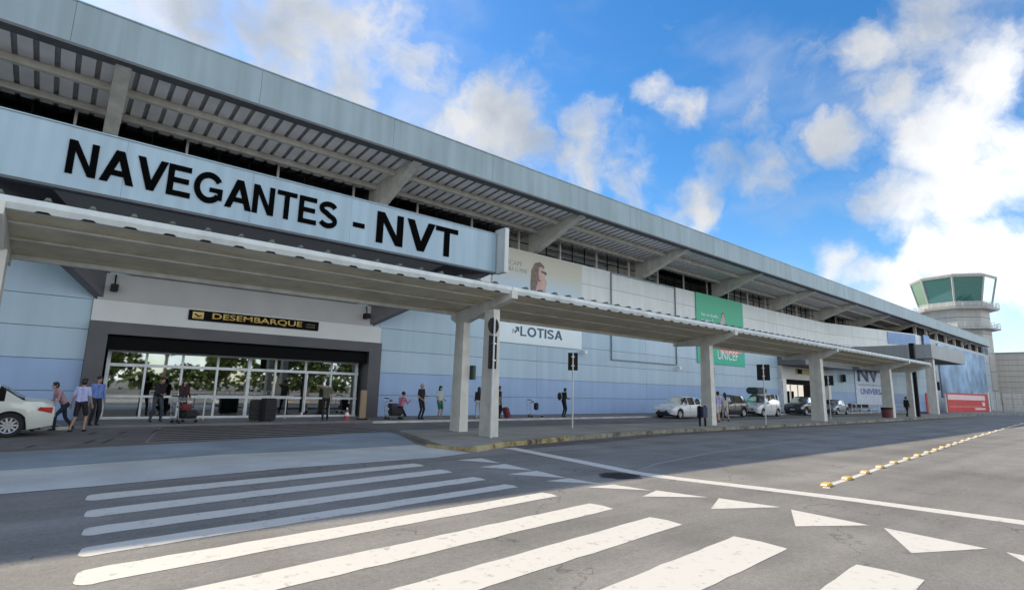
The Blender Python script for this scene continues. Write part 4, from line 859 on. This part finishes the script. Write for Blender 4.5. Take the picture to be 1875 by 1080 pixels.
hatch = dict(L=4.0, W_=1.72, wb=2.52, fo=.82, wr=.31, belt=[(-2, .86), (-1.7, .96), (-1, .95), (.6, .90), (1.2, .87), (1.7, .78), (2.0, .60)],
             top=[(-2, .90), (-1.92, 1.02), (-1.62, 1.36), (-1.2, 1.44), (-.4, 1.48), (.15, 1.45), (.95, .98), (1.25, .93), (1.7, .83), (2, .62)], glz=dict(front=(.2, .92), rear=(-1.9, -1.6), side=[(-1.35, -.72), (-.64, .10), (.16, .55)]))
sedan = dict(L=4.4, W_=1.74, wb=2.6, fo=.86, wr=.325, belt=[(-2.2, .80), (-1.95, .96), (-1.3, .98), (-.6, .96), (.8, .90), (1.4, .86), (1.9, .78), (2.2, .60)],
             top=[(-2.2, .83), (-2.1, 1.0), (-1.75, 1.03), (-1.55, 1.05), (-.95, 1.40), (-.5, 1.46), (.1, 1.46), (.45, 1.40), (1.1, .97), (1.5, .91), (1.95, .80), (2.2, .62)], glz=dict(front=(.5, 1.05), rear=(-1.5, -.98), side=[(-1.12, -.30), (-.22, .52)]))
mpv = dict(L=4.2, W_=1.74, wb=2.6, fo=.78, wr=.31, belt=[(-2.1, .98), (-1.9, 1.04), (.8, 1.02), (1.2, .98), (1.7, .90), (2.1, .68)],
           top=[(-2.1, 1.1), (-2.05, 1.66), (-1.8, 1.80), (-.6, 1.84), (.2, 1.80), (.55, 1.70), (1.15, 1.06), (1.5, 1.0), (1.8, .93), (2.1, .70)], glz=dict(front=(.56, 1.12), rear=(-2.08, -2.0), side=[(-1.8, -1.15), (-1.05, -.35), (-.25, .45), (.5, .7)]))
suv = dict(L=4.4, W_=1.82, wb=2.65, fo=.85, wr=.35, belt=[(-2.2, .95), (-1.9, 1.06), (.8, 1.02), (1.4, 1.0), (1.9, .92), (2.2, .72)],
           top=[(-2.2, 1.0), (-2.05, 1.15), (-1.8, 1.58), (-1.2, 1.66), (0, 1.68), (.3, 1.62), (1.0, 1.10), (1.5, 1.05), (1.9, .95), (2.2, .74)], glz=dict(front=(.35, .98), rear=(-2.0, -1.78), side=[(-1.6, -1.05), (-.95, -.25), (-.15, .6)]))
wht = carpaint('paint_white', (.68, .70, .70)); blk = carpaint('paint_black', (.02, .022, .025)); gry = carpaint('paint_grey', (.22, .25, .28)); cream = carpaint('paint_cream', (.60, .62, .55))
G1 = 'cars waiting at the terminal kerb'
c0 = car('pale cream sedan at the left edge of the photo, its boot towards the arrivals doors', (-2.03, 21.35, .006), math.pi, cream, group=G1, **sedan)
car('white hatchback waiting at the kerb left of the lilac shirted person', (33.6, 21.9, .006), math.pi, wht, group=G1, **hatch)
car('dark grey off-road car half hidden behind the person in the lilac shirt', (39.8, 22.0, .006), math.pi, blk, group=G1, **suv)
car('tall white passenger van waiting at the kerb left of the second entrance', (45.7, 22.0, .006), math.pi, wht, group=G1, **mpv)
car('black car waiting at the kerb directly behind the white passenger van', (54.6, 22.3, .006), math.pi, blk, group=G1, **suv)
car('silver grey hatchback waiting behind the black car, beside the walkway post', (62.0, 22.3, .006), math.pi, gry, group=G1, **hatch)
b = MB(); b.box(-.9, .9, -.5, .5, 0, .55, mat('load_green', (.03, .055, .055), .5)); tag(b.build('roof_load', loc=(45.9, 22.4, 1.80), bevel=.12), 'dark green box load strapped on the roof of the white passenger van', 'roof load')

# ------------------------------------------------------------------ small street things
def trolley(label, loc, rz):
    O = thing('luggage_trolley', label, 'trolley', loc, rz); b = MB(); m = m_steel
    b.path([(-.28, .30, .98), (-.28, .38, .95), (-.25, .30, .18), (-.22, -.5, .14)], .016, m); b.path([(.28, .30, .98), (.28, .38, .95), (.25, .30, .18), (.22, -.5, .14)], .016, m); b.path([(-.22, -.5, .14), (.22, -.5, .14)], .016, m)
    for k in range(5): b.path([(-.24 + .02 * k * .2, .28 - k * .18, .16), (.24 - .02 * k * .2, .28 - k * .18, .16)], .010, m)
    for z_ in (.45, .7): b.path([(-.265, .33, z_), (.265, .33, z_)], .010, m)
    b.build('frame', O); b = MB(); b.tube((-.28, .33, 1.0), (.28, .33, 1.0), .022, m_rubber, 8); b.build('handle', O)
    b = MB(); b.box(-.27, .27, .10, .31, .80, .82, m); b.box(-.27, .27, .10, .11, .82, .95, m); b.build('basket', O)
    for x_, y_ in ((-.24, .25), (.24, .25), (0, -.5)):
        b = MB(); b.lathe([(0, -.02), (.06, -.02), (.065, 0), (.06, .02), (0, .02)], m_rubber, 12, 0, (x_, y_, .065)); b.build('wheel', O)
    return O
def suitcase(label, loc, rz, m, w=.45, d=.26, h=.68, tilt=0, name='suitcase'):
    O = thing(name, label, 'suitcase', loc, rz); O.rotation_euler.x = tilt; b = MB(); b.box(-w / 2, w / 2, -d / 2, d / 2, .05, h, m); b.build('shell', O, bevel=.05)
    b = MB(); b.path([(-.1, .08, h - .02), (-.1, .08, h + .28), (.1, .08, h + .28), (.1, .08, h - .02)], .011, m_steel); b.build('pull_handle', O)
    b = MB()
    for z_ in (.25, .45): b.box(-w / 2 + .04, w / 2 - .04, -d / 2 - .006, -d / 2 + .01, z_, z_ + .02, m_darkmetal)
    b.build('front_strap', O)
    for x_ in (-w / 2 + .06, w / 2 - .06):
        b = MB(); b.lathe([(0, -.015), (.035, -.015), (.035, .015), (0, .015)], m_rubber, 10, 0, (x_, d / 2 - .04, .035)); b.build('wheel', O)
    return O
bagb = mat('bag_black', (.012, .012, .013), .7, bump=.3, bscale=8); bagr = mat('bag_maroon', (.16, .02, .03), .6); bagn = mat('bag_navy', (.02, .03, .07), .6)
trolley('steel luggage trolley loaded with black bags in front of the maroon hooded person', (3.95, 23.95, .08), 1.9)
b = MB(); b.box(-.28, .28, -.42, .2, 0, .30, bagb); tag(b.build('travel_bag', loc=(4.02, 23.95, .26), rz=1.9, bevel=.09), 'long black travel bag at the bottom of the trolley by the doors', 'bag')
b = MB(); b.box(-.22, .22, -.30, .2, 0, .22, bagr); tag(b.build('travel_bag', loc=(3.95, 23.97, .57), rz=1.8, bevel=.08), 'maroon bag on top of the trolley by the doors', 'bag')
suitcase('large black suitcase, the right one of the pair before the doors', (7.0, 24.0, .08), .3, bagb, .58, .36, .95)
suitcase('slightly shorter black suitcase, the left one of the pair before the doors', (6.62, 24.35, .08), -.2, bagb, .50, .34, .88)
trolley('luggage trolley piled with dark bags right of the doorway by the wall', (12.75, 24.1, .08), 1.4)
b = MB(); b.box(-.3, .3, -.45, .2, 0, .35, bagb); tag(b.build('travel_bag', loc=(12.75, 24.1, .26), rz=1.4, bevel=.09), 'big black bag on the trolley by the blue wall', 'bag')
b = MB(); b.box(-.25, .25, -.3, .2, 0, .22, bagn); tag(b.build('travel_bag', loc=(12.7, 24.1, .62), rz=1.6, bevel=.08), 'navy bag on top of the trolley by the blue wall', 'bag')
suitcase('red maroon suitcase tilted beside the person behind the double posts', (19.5, 23.5, .08), .4, bagr, .42, .26, .62, -.35)
trolley('empty luggage trolley standing by the wall left of the backpacker', (21.8, 23.9, .08), 1.2)
b = MB(); b.box(-.14, .14, -.1, .1, 0, .42, bagb); tag(b.build('handbag', loc=(21.95, 23.9, .50), bevel=.05), 'small dark bag standing on the empty trolley', 'bag')
trolley('luggage trolley with raised handle behind the boot of the cream sedan', (-.15, 22.9, .006), 2.0)
O = thing('traffic_cone', 'small red and white cone near the right end of the arrivals doors', 'cone', (10.55, 24.3, .08)); b = MB(); red = mat('cone_red', (.30, .05, .04), .5)
b.lathe([(.15, .03), (.115, .18)], red, 16); b.lathe([(.115, .18), (.08, .34)], m_white, 16); b.lathe([(.08, .34), (.045, .48)], red, 16); b.lathe([(.045, .48), (.025, .56), (0, .56)], m_white, 16); b.build('cone_body', O); b = MB(); b.box(-.18, .18, -.18, .18, 0, .03, red); b.build('base', O)
def bin_(label, loc, m, r=.26, h=.75):
    O = thing('litter_bin', label, 'litter bin', loc); b = MB(); b.lathe([(0, .04), (r * .9, .04), (r, h * .85), (r * .98, h * .86), (r * .8, h * .8), (0, h * .3)], m, 18); b.build('bin_body', O); b = MB(); b.lathe([(r * 1.02, h * .84), (r * 1.05, h), (r * .7, h), (r * .7, h * .9)], m_darkmetal, 18); b.build('rim', O); return O
bin_('round dark litter bin beside the fourth walkway post', (54.0, 15.3, .12), mat('bin_red', (.14, .03, .04), .5), .42, .85)
O = thing('litter_bin', 'navy litter bin hung on two dark legs, left of the post by the white hatchback', 'litter bin', (25.0, 15.0, .12)); b = MB(); b.box(-.22, .22, -.17, .17, .42, .95, bagn); b.build('bin_body', O, bevel=.03)
for x_ in (-.24, .24): b = MB(); b.box(x_ - .035, x_ + .035, -.04, .04, 0, 1.0, m_darkmetal); b.build('leg', O)
# railing and bench near the NVT poster
O = thing('railing', 'long white railing along the pavement before the NVT poster', 'railing', (66, 21.9, .0)); b = MB()
for z_ in (.55, 1.05): b.tube((0, 0, z_), (17, -.9, z_), .035, m_postw, 6)
b.build('rail', O)
for k in range(8): b = MB(); b.tube((17 * k / 7, -.9 * k / 7, 0), (17 * k / 7, -.9 * k / 7, 1.08), .035, m_postw, 6); b.build('rail_post', O)
for i, x_ in enumerate((69.5, 73.0, 76.3)):
    O = thing('seat_bench', ['dark bench seat, leftmost of three under the square wall panel', 'dark bench seat, middle of three under the square wall panel', 'dark bench seat, rightmost of three behind the railing'][i], 'bench', (x_, 24.6 - i * .35, .08), -.1, 'dark bench seats by the far wall'); b = MB(); b.box(-1.4, 1.4, -.25, .2, .40, .46, m_darkmetal); b.build('seat', O); b = MB(); b.box(-1.4, 1.4, .2, .25, .5, .95, m_darkmetal); b.build('backrest', O)
    for q in (-1.1, 1.1): b = MB(); b.box(q - .03, q + .03, -.2, .2, 0, .4, m_steel); b.build('leg', O)
O = thing('door_railing', 'white crowd rail with low posts in front of the arrivals doors', 'railing', (4.7, 25.9, .08)); b = MB(); b.tube((0, 0, .98), (3.9, 0, .98), .028, m_postw, 6); b.build('rail', O)
for x_ in (.3, 3.6): b = MB(); b.tube((x_, 0, 0), (x_, 0, .98), .028, m_postw, 6); b.build('rail_post', O)
O = thing('information_totem', 'slim beige information stand at the right jamb of the arrivals portal', 'stand', (11.35, 24.4, .08)); b = MB(); b.box(-.16, .16, -.04, .04, .06, 1.35, mat('totem_beige', (.30, .22, .13), .6)); b.build('panel', O, bevel=.02); b = MB(); b.box(-.22, .22, -.15, .15, 0, .06, m_darkmetal); b.build('base', O)

# ------------------------------------------------------------------ people
SK = {'l': mat('skin_light', (.42, .25, .17), .5, var=.04), 'd': mat('skin_dark', (.20, .11, .07), .5, var=.04)}
eye_m = mat('eye_dark', (.02, .015, .012), .3); lip_m = mat('lips', (.28, .10, .08), .5)
def cloth(n, c): return mat('cloth_' + n, c, .85, 0, .14, 9, bump=.25, bscale=22)
def person(label, loc, face, shirt, pants, hairc=(.015, .012, .01), skin='l', h=1.72, hands=None, feet=None, lean=(0, 0), hipz=None, long=False, bare_legs=False, sleeves=True, shoe=(.03, .03, .03), bald=False, skirt=False, far=False, cap=False, twist=0, headf=0, shirtlen=0):
    k = h / 1.72; prim = []
    sm, pm, hm, shm, skm = cloth('%.2f_%.2f_%.2f' % shirt, shirt), cloth('%.2f_%.2f_%.2f' % pants, pants), mat('hair_%.2f%.2f' % hairc[:2], hairc, .6), cloth('shoe%.2f' % shoe[0], shoe), SK[skin]
    def C(a, b_, ra, rb, m, pr=0.): prim.append((Vector(a) * k, Vector(b_) * k, ra * k, rb * k, m, pr))
    hz = .93 if hipz is None else hipz
    hip = Vector((0, 0, hz)); lx, ly = lean; sh = Vector((lx, ly, hz + .49 - .35 * (lx * lx + ly * ly)))
    def up_(t, sx=0, sy=0): p = hip.lerp(sh, t); return Vector((p.x + sx, p.y + sy, p.z))
    for sg in (1, -1):
        C(up_(0, .075 * sg, .01), up_(.12, .08 * sg, .005), .108, .105, pm)
        C(up_(.16 - shirtlen, .072 * sg), up_(.45, .065 * sg, -.01), .105, .10, sm, .006); C(up_(.45, .065 * sg, -.01), up_(.9, .10 * sg, .005), .10, .098, sm, .006); C(up_(.97, .04 * sg, .01), up_(.985, .165 * sg, .012), .062, .062, sm, .004)
    neck = sh + Vector((0, .01, .02)); hd = sh + Vector((lx * .25, -.02 + ly * .25 - headf, .19 - headf * .6))
    C(neck, hd, .052, .052, skm); C(hd + Vector((0, -.012, -.055)), hd + Vector((0, .008, .045)), .066, .086, skm)
    C(hd + Vector((0, -.095, -.01)), hd + Vector((0, -.108, -.028)), .010, .014, skm)
    C(hd + Vector((-.02, -.083, -.062)), hd + Vector((.02, -.083, -.062)), .008, .008, lip_m, .003)
    for sg in (1, -1):
        C(hd + Vector((.03 * sg, -.078, .008)), hd + Vector((.034 * sg, -.078, .008)), .011, .011, eye_m, .003); C(hd + Vector((.084 * sg, .01, -.02)), hd + Vector((.088 * sg, .014, .015)), .013, .016, skm)
    if cap: C(hd + Vector((0, .015, .05)), hd + Vector((0, .02, .055)), .10, .10, hm, .01); C(hd + Vector((0, -.10, .055)), hd + Vector((0, -.15, .045)), .03, .02, hm, .01)
    elif not bald: C(hd + Vector((0, .022, .045)), hd + Vector((0, .035, .0)), .096, .088, hm, .004); C(hd + Vector((-.04, -.03, .085)), hd + Vector((.04, -.03, .085)), .040, .040, hm, .006)
    else: C(hd + Vector((0, .03, .03)), hd + Vector((0, .04, -.01)), .082, .078, hm, .0)
    if long: C(hd + Vector((0, .06, 0)), sh + Vector((0, .085, -.08)), .08, .055, hm, .01); C(hd + Vector((.06, .03, 0)), sh + Vector((.08, .03, -.04)), .04, .03, hm, .01); C(hd + Vector((-.06, .03, 0)), sh + Vector((-.08, .03, -.04)), .04, .03, hm, .01)
    def ik(a, t, l1, l2, pole):
        d = t - a; D = min(d.length, (l1 + l2) * .999); dn = d.normalized(); x = (l1 * l1 - l2 * l2 + D * D) / (2 * D); y = math.sqrt(max(0, l1 * l1 - x * x)); pl = (pole - dn * pole.dot(dn)).normalized(); return a + dn * x + pl * y, a + dn * D
    hands = hands or [(.25, -.03, .80), (-.25, -.03, .80)]; feet = feet or [(.11, 0, 0), (-.11, 0, 0)]
    for i, sg in enumerate((1, -1)):
        s_ = sh + Vector((.185 * sg, .012, -.02)); t = Vector(hands[i]); el, wr_ = ik(s_, t, .29, .255, Vector((.25 * sg, 1, -.35)))
        C(s_, el, .050, .040, sm, .004); mid = el.lerp(wr_, .35)
        if sleeves: C(el, wr_, .042, .034, sm, .004); 
        else: C(el, mid, .037, .036, skm); C(mid, wr_, .035, .026, skm)
        if not sleeves: prim[-3] = (s_ * k, s_.lerp(el, .72) * k, .054 * k, .047 * k, sm, .006); C(s_.lerp(el, .7), el, .040, .038, skm)
        fd = (wr_ - el).normalized(); sd_ = Vector((sg, 0, 0)) - fd * fd.x * sg; sd_ = sd_.normalized() if sd_.length > .1 else Vector((0, 1, 0)); fw = Vector((0, -1, 0)) - fd * (-fd.y); fw = fw.normalized() if fw.length > .1 else Vector((0, 0, 1))
        cr_ = fd.cross(fw).normalized(); pe = wr_ + fd * .085
        for q in (-1, 1): C(wr_ + fd * .01, pe + fw * .020 * q, .022, .020, skm)
        for q in range(4):
            b0 = pe + fw * (.030 - .020 * q); ln = (.070, .080, .074, .058)[q]; b1 = b0 + fd * ln * .55 - cr_ * sg * .004; b2 = b1 + (fd * .8 - sd_ * .5).normalized() * ln * .5; C(b0, b1, .0100, .0095, skm); C(b1, b2, .0095, .008, skm)
        tb = wr_ + fd * .03 + fw * .025; C(tb, tb + (fd * .6 + fw * .8).normalized() * .055, .014, .011, skm); tb2 = tb + (fd * .6 + fw * .8).normalized() * .055; C(tb2, tb2 + fd * .03, .011, .009, skm)
        h_ = hip + Vector((.09 * sg, 0, -.03)); f = Vector(feet[i]); an = f + Vector((0, .03, .085)); kn, an2 = ik(h_, an, .43, .42, Vector((.05 * sg, -1, 0)))
        if bare_legs:
            sp = .8 if bare_legs == 1 else .98
            C(h_, h_.lerp(kn, sp), .098, .078, pm, .006); C(h_.lerp(kn, sp * .9), kn, .060, .050, skm); C(kn, kn.lerp(an2, .35), .048, .052, skm); C(kn.lerp(an2, .35), an2, .052, .034, skm)
        else: C(h_, kn, .096, .062, pm, .003); C(kn, kn.lerp(an2, .3), .060, .060, pm); C(kn.lerp(an2, .3), an2, .060, .048, pm)
        C(an2 + Vector((0, .03, -.045)), an2 + Vector((0, -.05, -.045)), .036, .036, shm, .004); C(an2 + Vector((0, -.05, -.048)), an2 + Vector((0, -.15, -.055)), .038, .028, shm, .004)
    if skirt: C(up_(.1), up_(.0) + Vector((0, 0, -.30)), .13, .17, pm, .01)
    # union of the tapered capsules, remeshed into one continuous surface
    vs = []; fs = []
    def cap_mesh(a, b_, ra, rb):
        d = b_ - a; d = d.normalized() if d.length > 1e-5 else Vector((0, 0, 1)); u = d.orthogonal().normalized(); w = d.cross(u); ns = 10; R_ = []
        for s_t, c, r, rng_ in ((-1, a, ra, (-90, -50, -20)), (1, b_, rb, (20, 50, 90))):
            for an_ in rng_:
                R_.append((c + d * math.sin(R(an_)) * r, max(math.cos(R(an_)) * r, 1e-4)))
        o = len(vs)
        for c, r in R_:
            for i in range(ns): t_ = 2 * math.pi * i / ns; vs.append(c + u * math.cos(t_) * r + w * math.sin(t_) * r)
        for j in range(len(R_) - 1):
            for i in range(ns): fs.append((o + j * ns + i, o + j * ns + (i + 1) % ns, o + (j + 1) * ns + (i + 1) % ns, o + (j + 1) * ns + i))
        fs.append([o + i for i in range(ns)][::-1]); fs.append([o + (len(R_) - 1) * ns + i for i in range(ns)])
    for p in prim: cap_mesh(*p[:4])
    me = bpy.data.meshes.new('person'); me.from_pydata([tuple(v) for v in vs], [], fs); ob = bpy.data.objects.new('tmpp', me); COL.objects.link(ob)
    rm_ = ob.modifiers.new('r', 'REMESH'); rm_.mode = 'VOXEL'; rm_.voxel_size = .022 if far else .0115
    dg = bpy.context.evaluated_depsgraph_get(); m2 = bpy.data.meshes.new_from_object(ob.evaluated_get(dg)); bpy.data.objects.remove(ob); m2.name = 'person'; m2.materials.clear()
    ms = []; 
    for p in prim:
        if p[4] not in ms: ms.append(p[4])
    for m_ in ms: m2.materials.append(m_)
    n = len(m2.polygons); c = np.empty(n * 3); m2.polygons.foreach_get('center', c); c = c.reshape(-1, 3); best = np.full(n, 1e9); idx = np.zeros(n, int)
    for a, b_, ra, rb, m_, pr in prim:
        a_, d = np.array(a), np.array(b_ - a); L2 = max(d @ d, 1e-9); t = np.clip(((c - a_) @ d) / L2, 0, 1); dist = np.linalg.norm(c - a_ - t[:, None] * d, axis=1) - (ra + (rb - ra) * t) - pr
        w = dist < best; best[w] = dist[w]; idx[w] = ms.index(m_)
    m2.polygons.foreach_set('material_index', idx.astype(np.int32)); m2.polygons.foreach_set('use_smooth', [True] * n)
    o = bpy.data.objects.new('person', m2); COL.objects.link(o); o.location = loc; o.rotation_euler.z = face; return tag(o, label, 'person')
PI = math.pi; BK = (.012, .012, .014)
person('person in a pale lilac T-shirt and black shorts standing behind the cream sedan', (.80, 22.0, .006), 2.6, (.50, .52, .80), (.02, .02, .024), skin='l', h=1.63, sleeves=False, bare_legs=1, lean=(-.03, .06), feet=[(.16, .12, 0), (-.12, -.12, 0)], hands=[(.30, .02, .82), (-.27, -.10, .86)])
person('person in dark jeans stepping wide and bending towards the trolley, left of the lilac shirt', (.42, 22.9, .006), -1.2, (.45, .28, .30), (.02, .03, .05), h=1.58, lean=(0, -.28), hipz=.86, feet=[(.12, -.30, 0), (-.12, .34, 0)], hands=[(.2, -.55, .92), (-.2, -.5, .95)])
person('person in a blue patterned shirt half hidden behind the lilac T-shirt', (1.25, 23.6, .08), .4, (.14, .22, .50), (.02, .02, .03), h=1.64)
person('person in black hooded top and grey jeans looking down at their hands', (3.2, 24.9, .08), .25, BK, (.05, .06, .08), h=1.72, headf=.06, lean=(.02, -.08), hands=[(.06, -.33, 1.06), (-.06, -.33, 1.05)], feet=[(.16, -.04, 0), (-.16, .06, 0)])
person('person with long dark hair in a dark maroon top behind the loaded trolley', (4.0, 24.75, .08), .35, (.035, .012, .018), (.03, .012, .016), h=1.64, long=True, headf=.03, hands=[(.12, -.3, .98), (-.14, -.3, 1.0)])
person('person in khaki shirt and black trousers with one arm raised before the right doors', (9.45, 24.1, .08), 2.9, (.12, .12, .085), (.012, .012, .014), h=1.72, sleeves=False, hands=[(.20, -.28, 1.52), (-.26, -.05, .82)], feet=[(.12, .16, 0), (-.12, -.14, 0)])
person('person in a black cap and pink top crouching over the trolley by the wall', (13.25, 24.3, .08), 1.9, (.42, .16, .22), BK, h=1.68, cap=True, hipz=.55, lean=(0, -.16), feet=[(.15, -.14, 0), (-.15, .12, 0)], hands=[(.18, -.50, .85), (-.18, -.48, .88)])
person('bald person in black T-shirt and trousers standing facing the road by the wall', (14.2, 23.9, .08), .35, BK, (.014, .014, .017), h=1.74, bald=True, sleeves=False, hands=[(.10, -.30, 1.12), (-.20, -.18, .98)])
person('person with dark hair in white top and green skirt standing by the wall', (15.35, 24.0, .08), .2, (.42, .48, .46), (.02, .12, .07), h=1.64, long=True, bare_legs=1, sleeves=False, hands=[(.12, -.22, 1.0), (-.2, -.14, .92)], shoe=(.3, .3, .3))
person('person with dark hair in black top and white trousers between the double posts', (17.6, 23.7, .08), 2.8, BK, (.42, .42, .46), h=1.64, long=True, hands=[(.16, -.22, .98), (-.16, -.22, .98)], shoe=(.3, .3, .3))
person('dark dressed person partly hidden by the front double post beside the red suitcase', (18.75, 23.4, .08), 1.4, (.02, .015, .02), (.014, .014, .02), h=1.72, skin='l', sleeves=False, hands=[(.22, -.2, .85), (-.26, .12, .82)])
person('backpacker in black standing side-on by the blue wall, looking at a phone', (23.95, 23.6, .08), 1.35, (.014, .013, .016), (.013, .013, .016), h=1.74, headf=.04, lean=(0, -.03), hands=[(.08, -.34, 1.10), (-.08, -.32, 1.08)])
O = thing('backpack', 'round black backpack on the back of the person by the blue wall', 'backpack', (23.95 - .24, 23.6 + .05, 1.08), 1.35); b = MB(); b.box(-.15, .15, -.02, .17, 0, .46, bagb); b.build('pack', O, bevel=.07)
for sg in (-1, 1): b = MB(); b.path([(.11 * sg, -.0, .44), (.12 * sg, -.13, .46), (.13 * sg, -.25, .32), (.12 * sg, -.10, .08)], .016, bagb); b.build('strap', O)
person('person in lilac shirt and white shorts walking just right of the walkway post', (29.9, 16.9, .12), 2.5, (.42, .42, .68), (.60, .58, .55), h=1.72, sleeves=False, bare_legs=1, shirtlen=.02, feet=[(.10, .20, 0), (-.10, -.16, 0)], hands=[(.27, -.12, .84), (-.27, .1, .84)])
person('dark haired person in a pale top walking right of the lilac shirt', (31.4, 17.3, .12), 2.5, (.50, .50, .48), (.5, .48, .46), h=1.66, long=True, sleeves=False, bare_legs=1, feet=[(.10, -.16, 0), (-.10, .2, 0)])
person('distant person in a white shirt standing by the railing left of the orange top', (78.9, 22.2, .08), .3, (.55, .62, .66), (.10, .12, .16), h=1.72, far=True)
person('distant person in an orange red top and black trousers before the NVT poster', (83.4, 20.4, .08), .3, (.55, .12, .08), (.05, .012, .014), h=1.76, far=True, long=True)
person('distant dark dressed person, the left one of the pair past the fourth walkway post', (61.6, 15.85, .12), 1.2, BK, BK, h=1.80, far=True, feet=[(.1, -.2, 0), (-.1, .2, 0)])
person('distant person in dark red top, right one of the pair past the fourth walkway post', (63.9, 15.95, .12), 1.2, (.09, .015, .02), BK, h=1.74, far=True, feet=[(.1, .2, 0), (-.1, -.2, 0)])
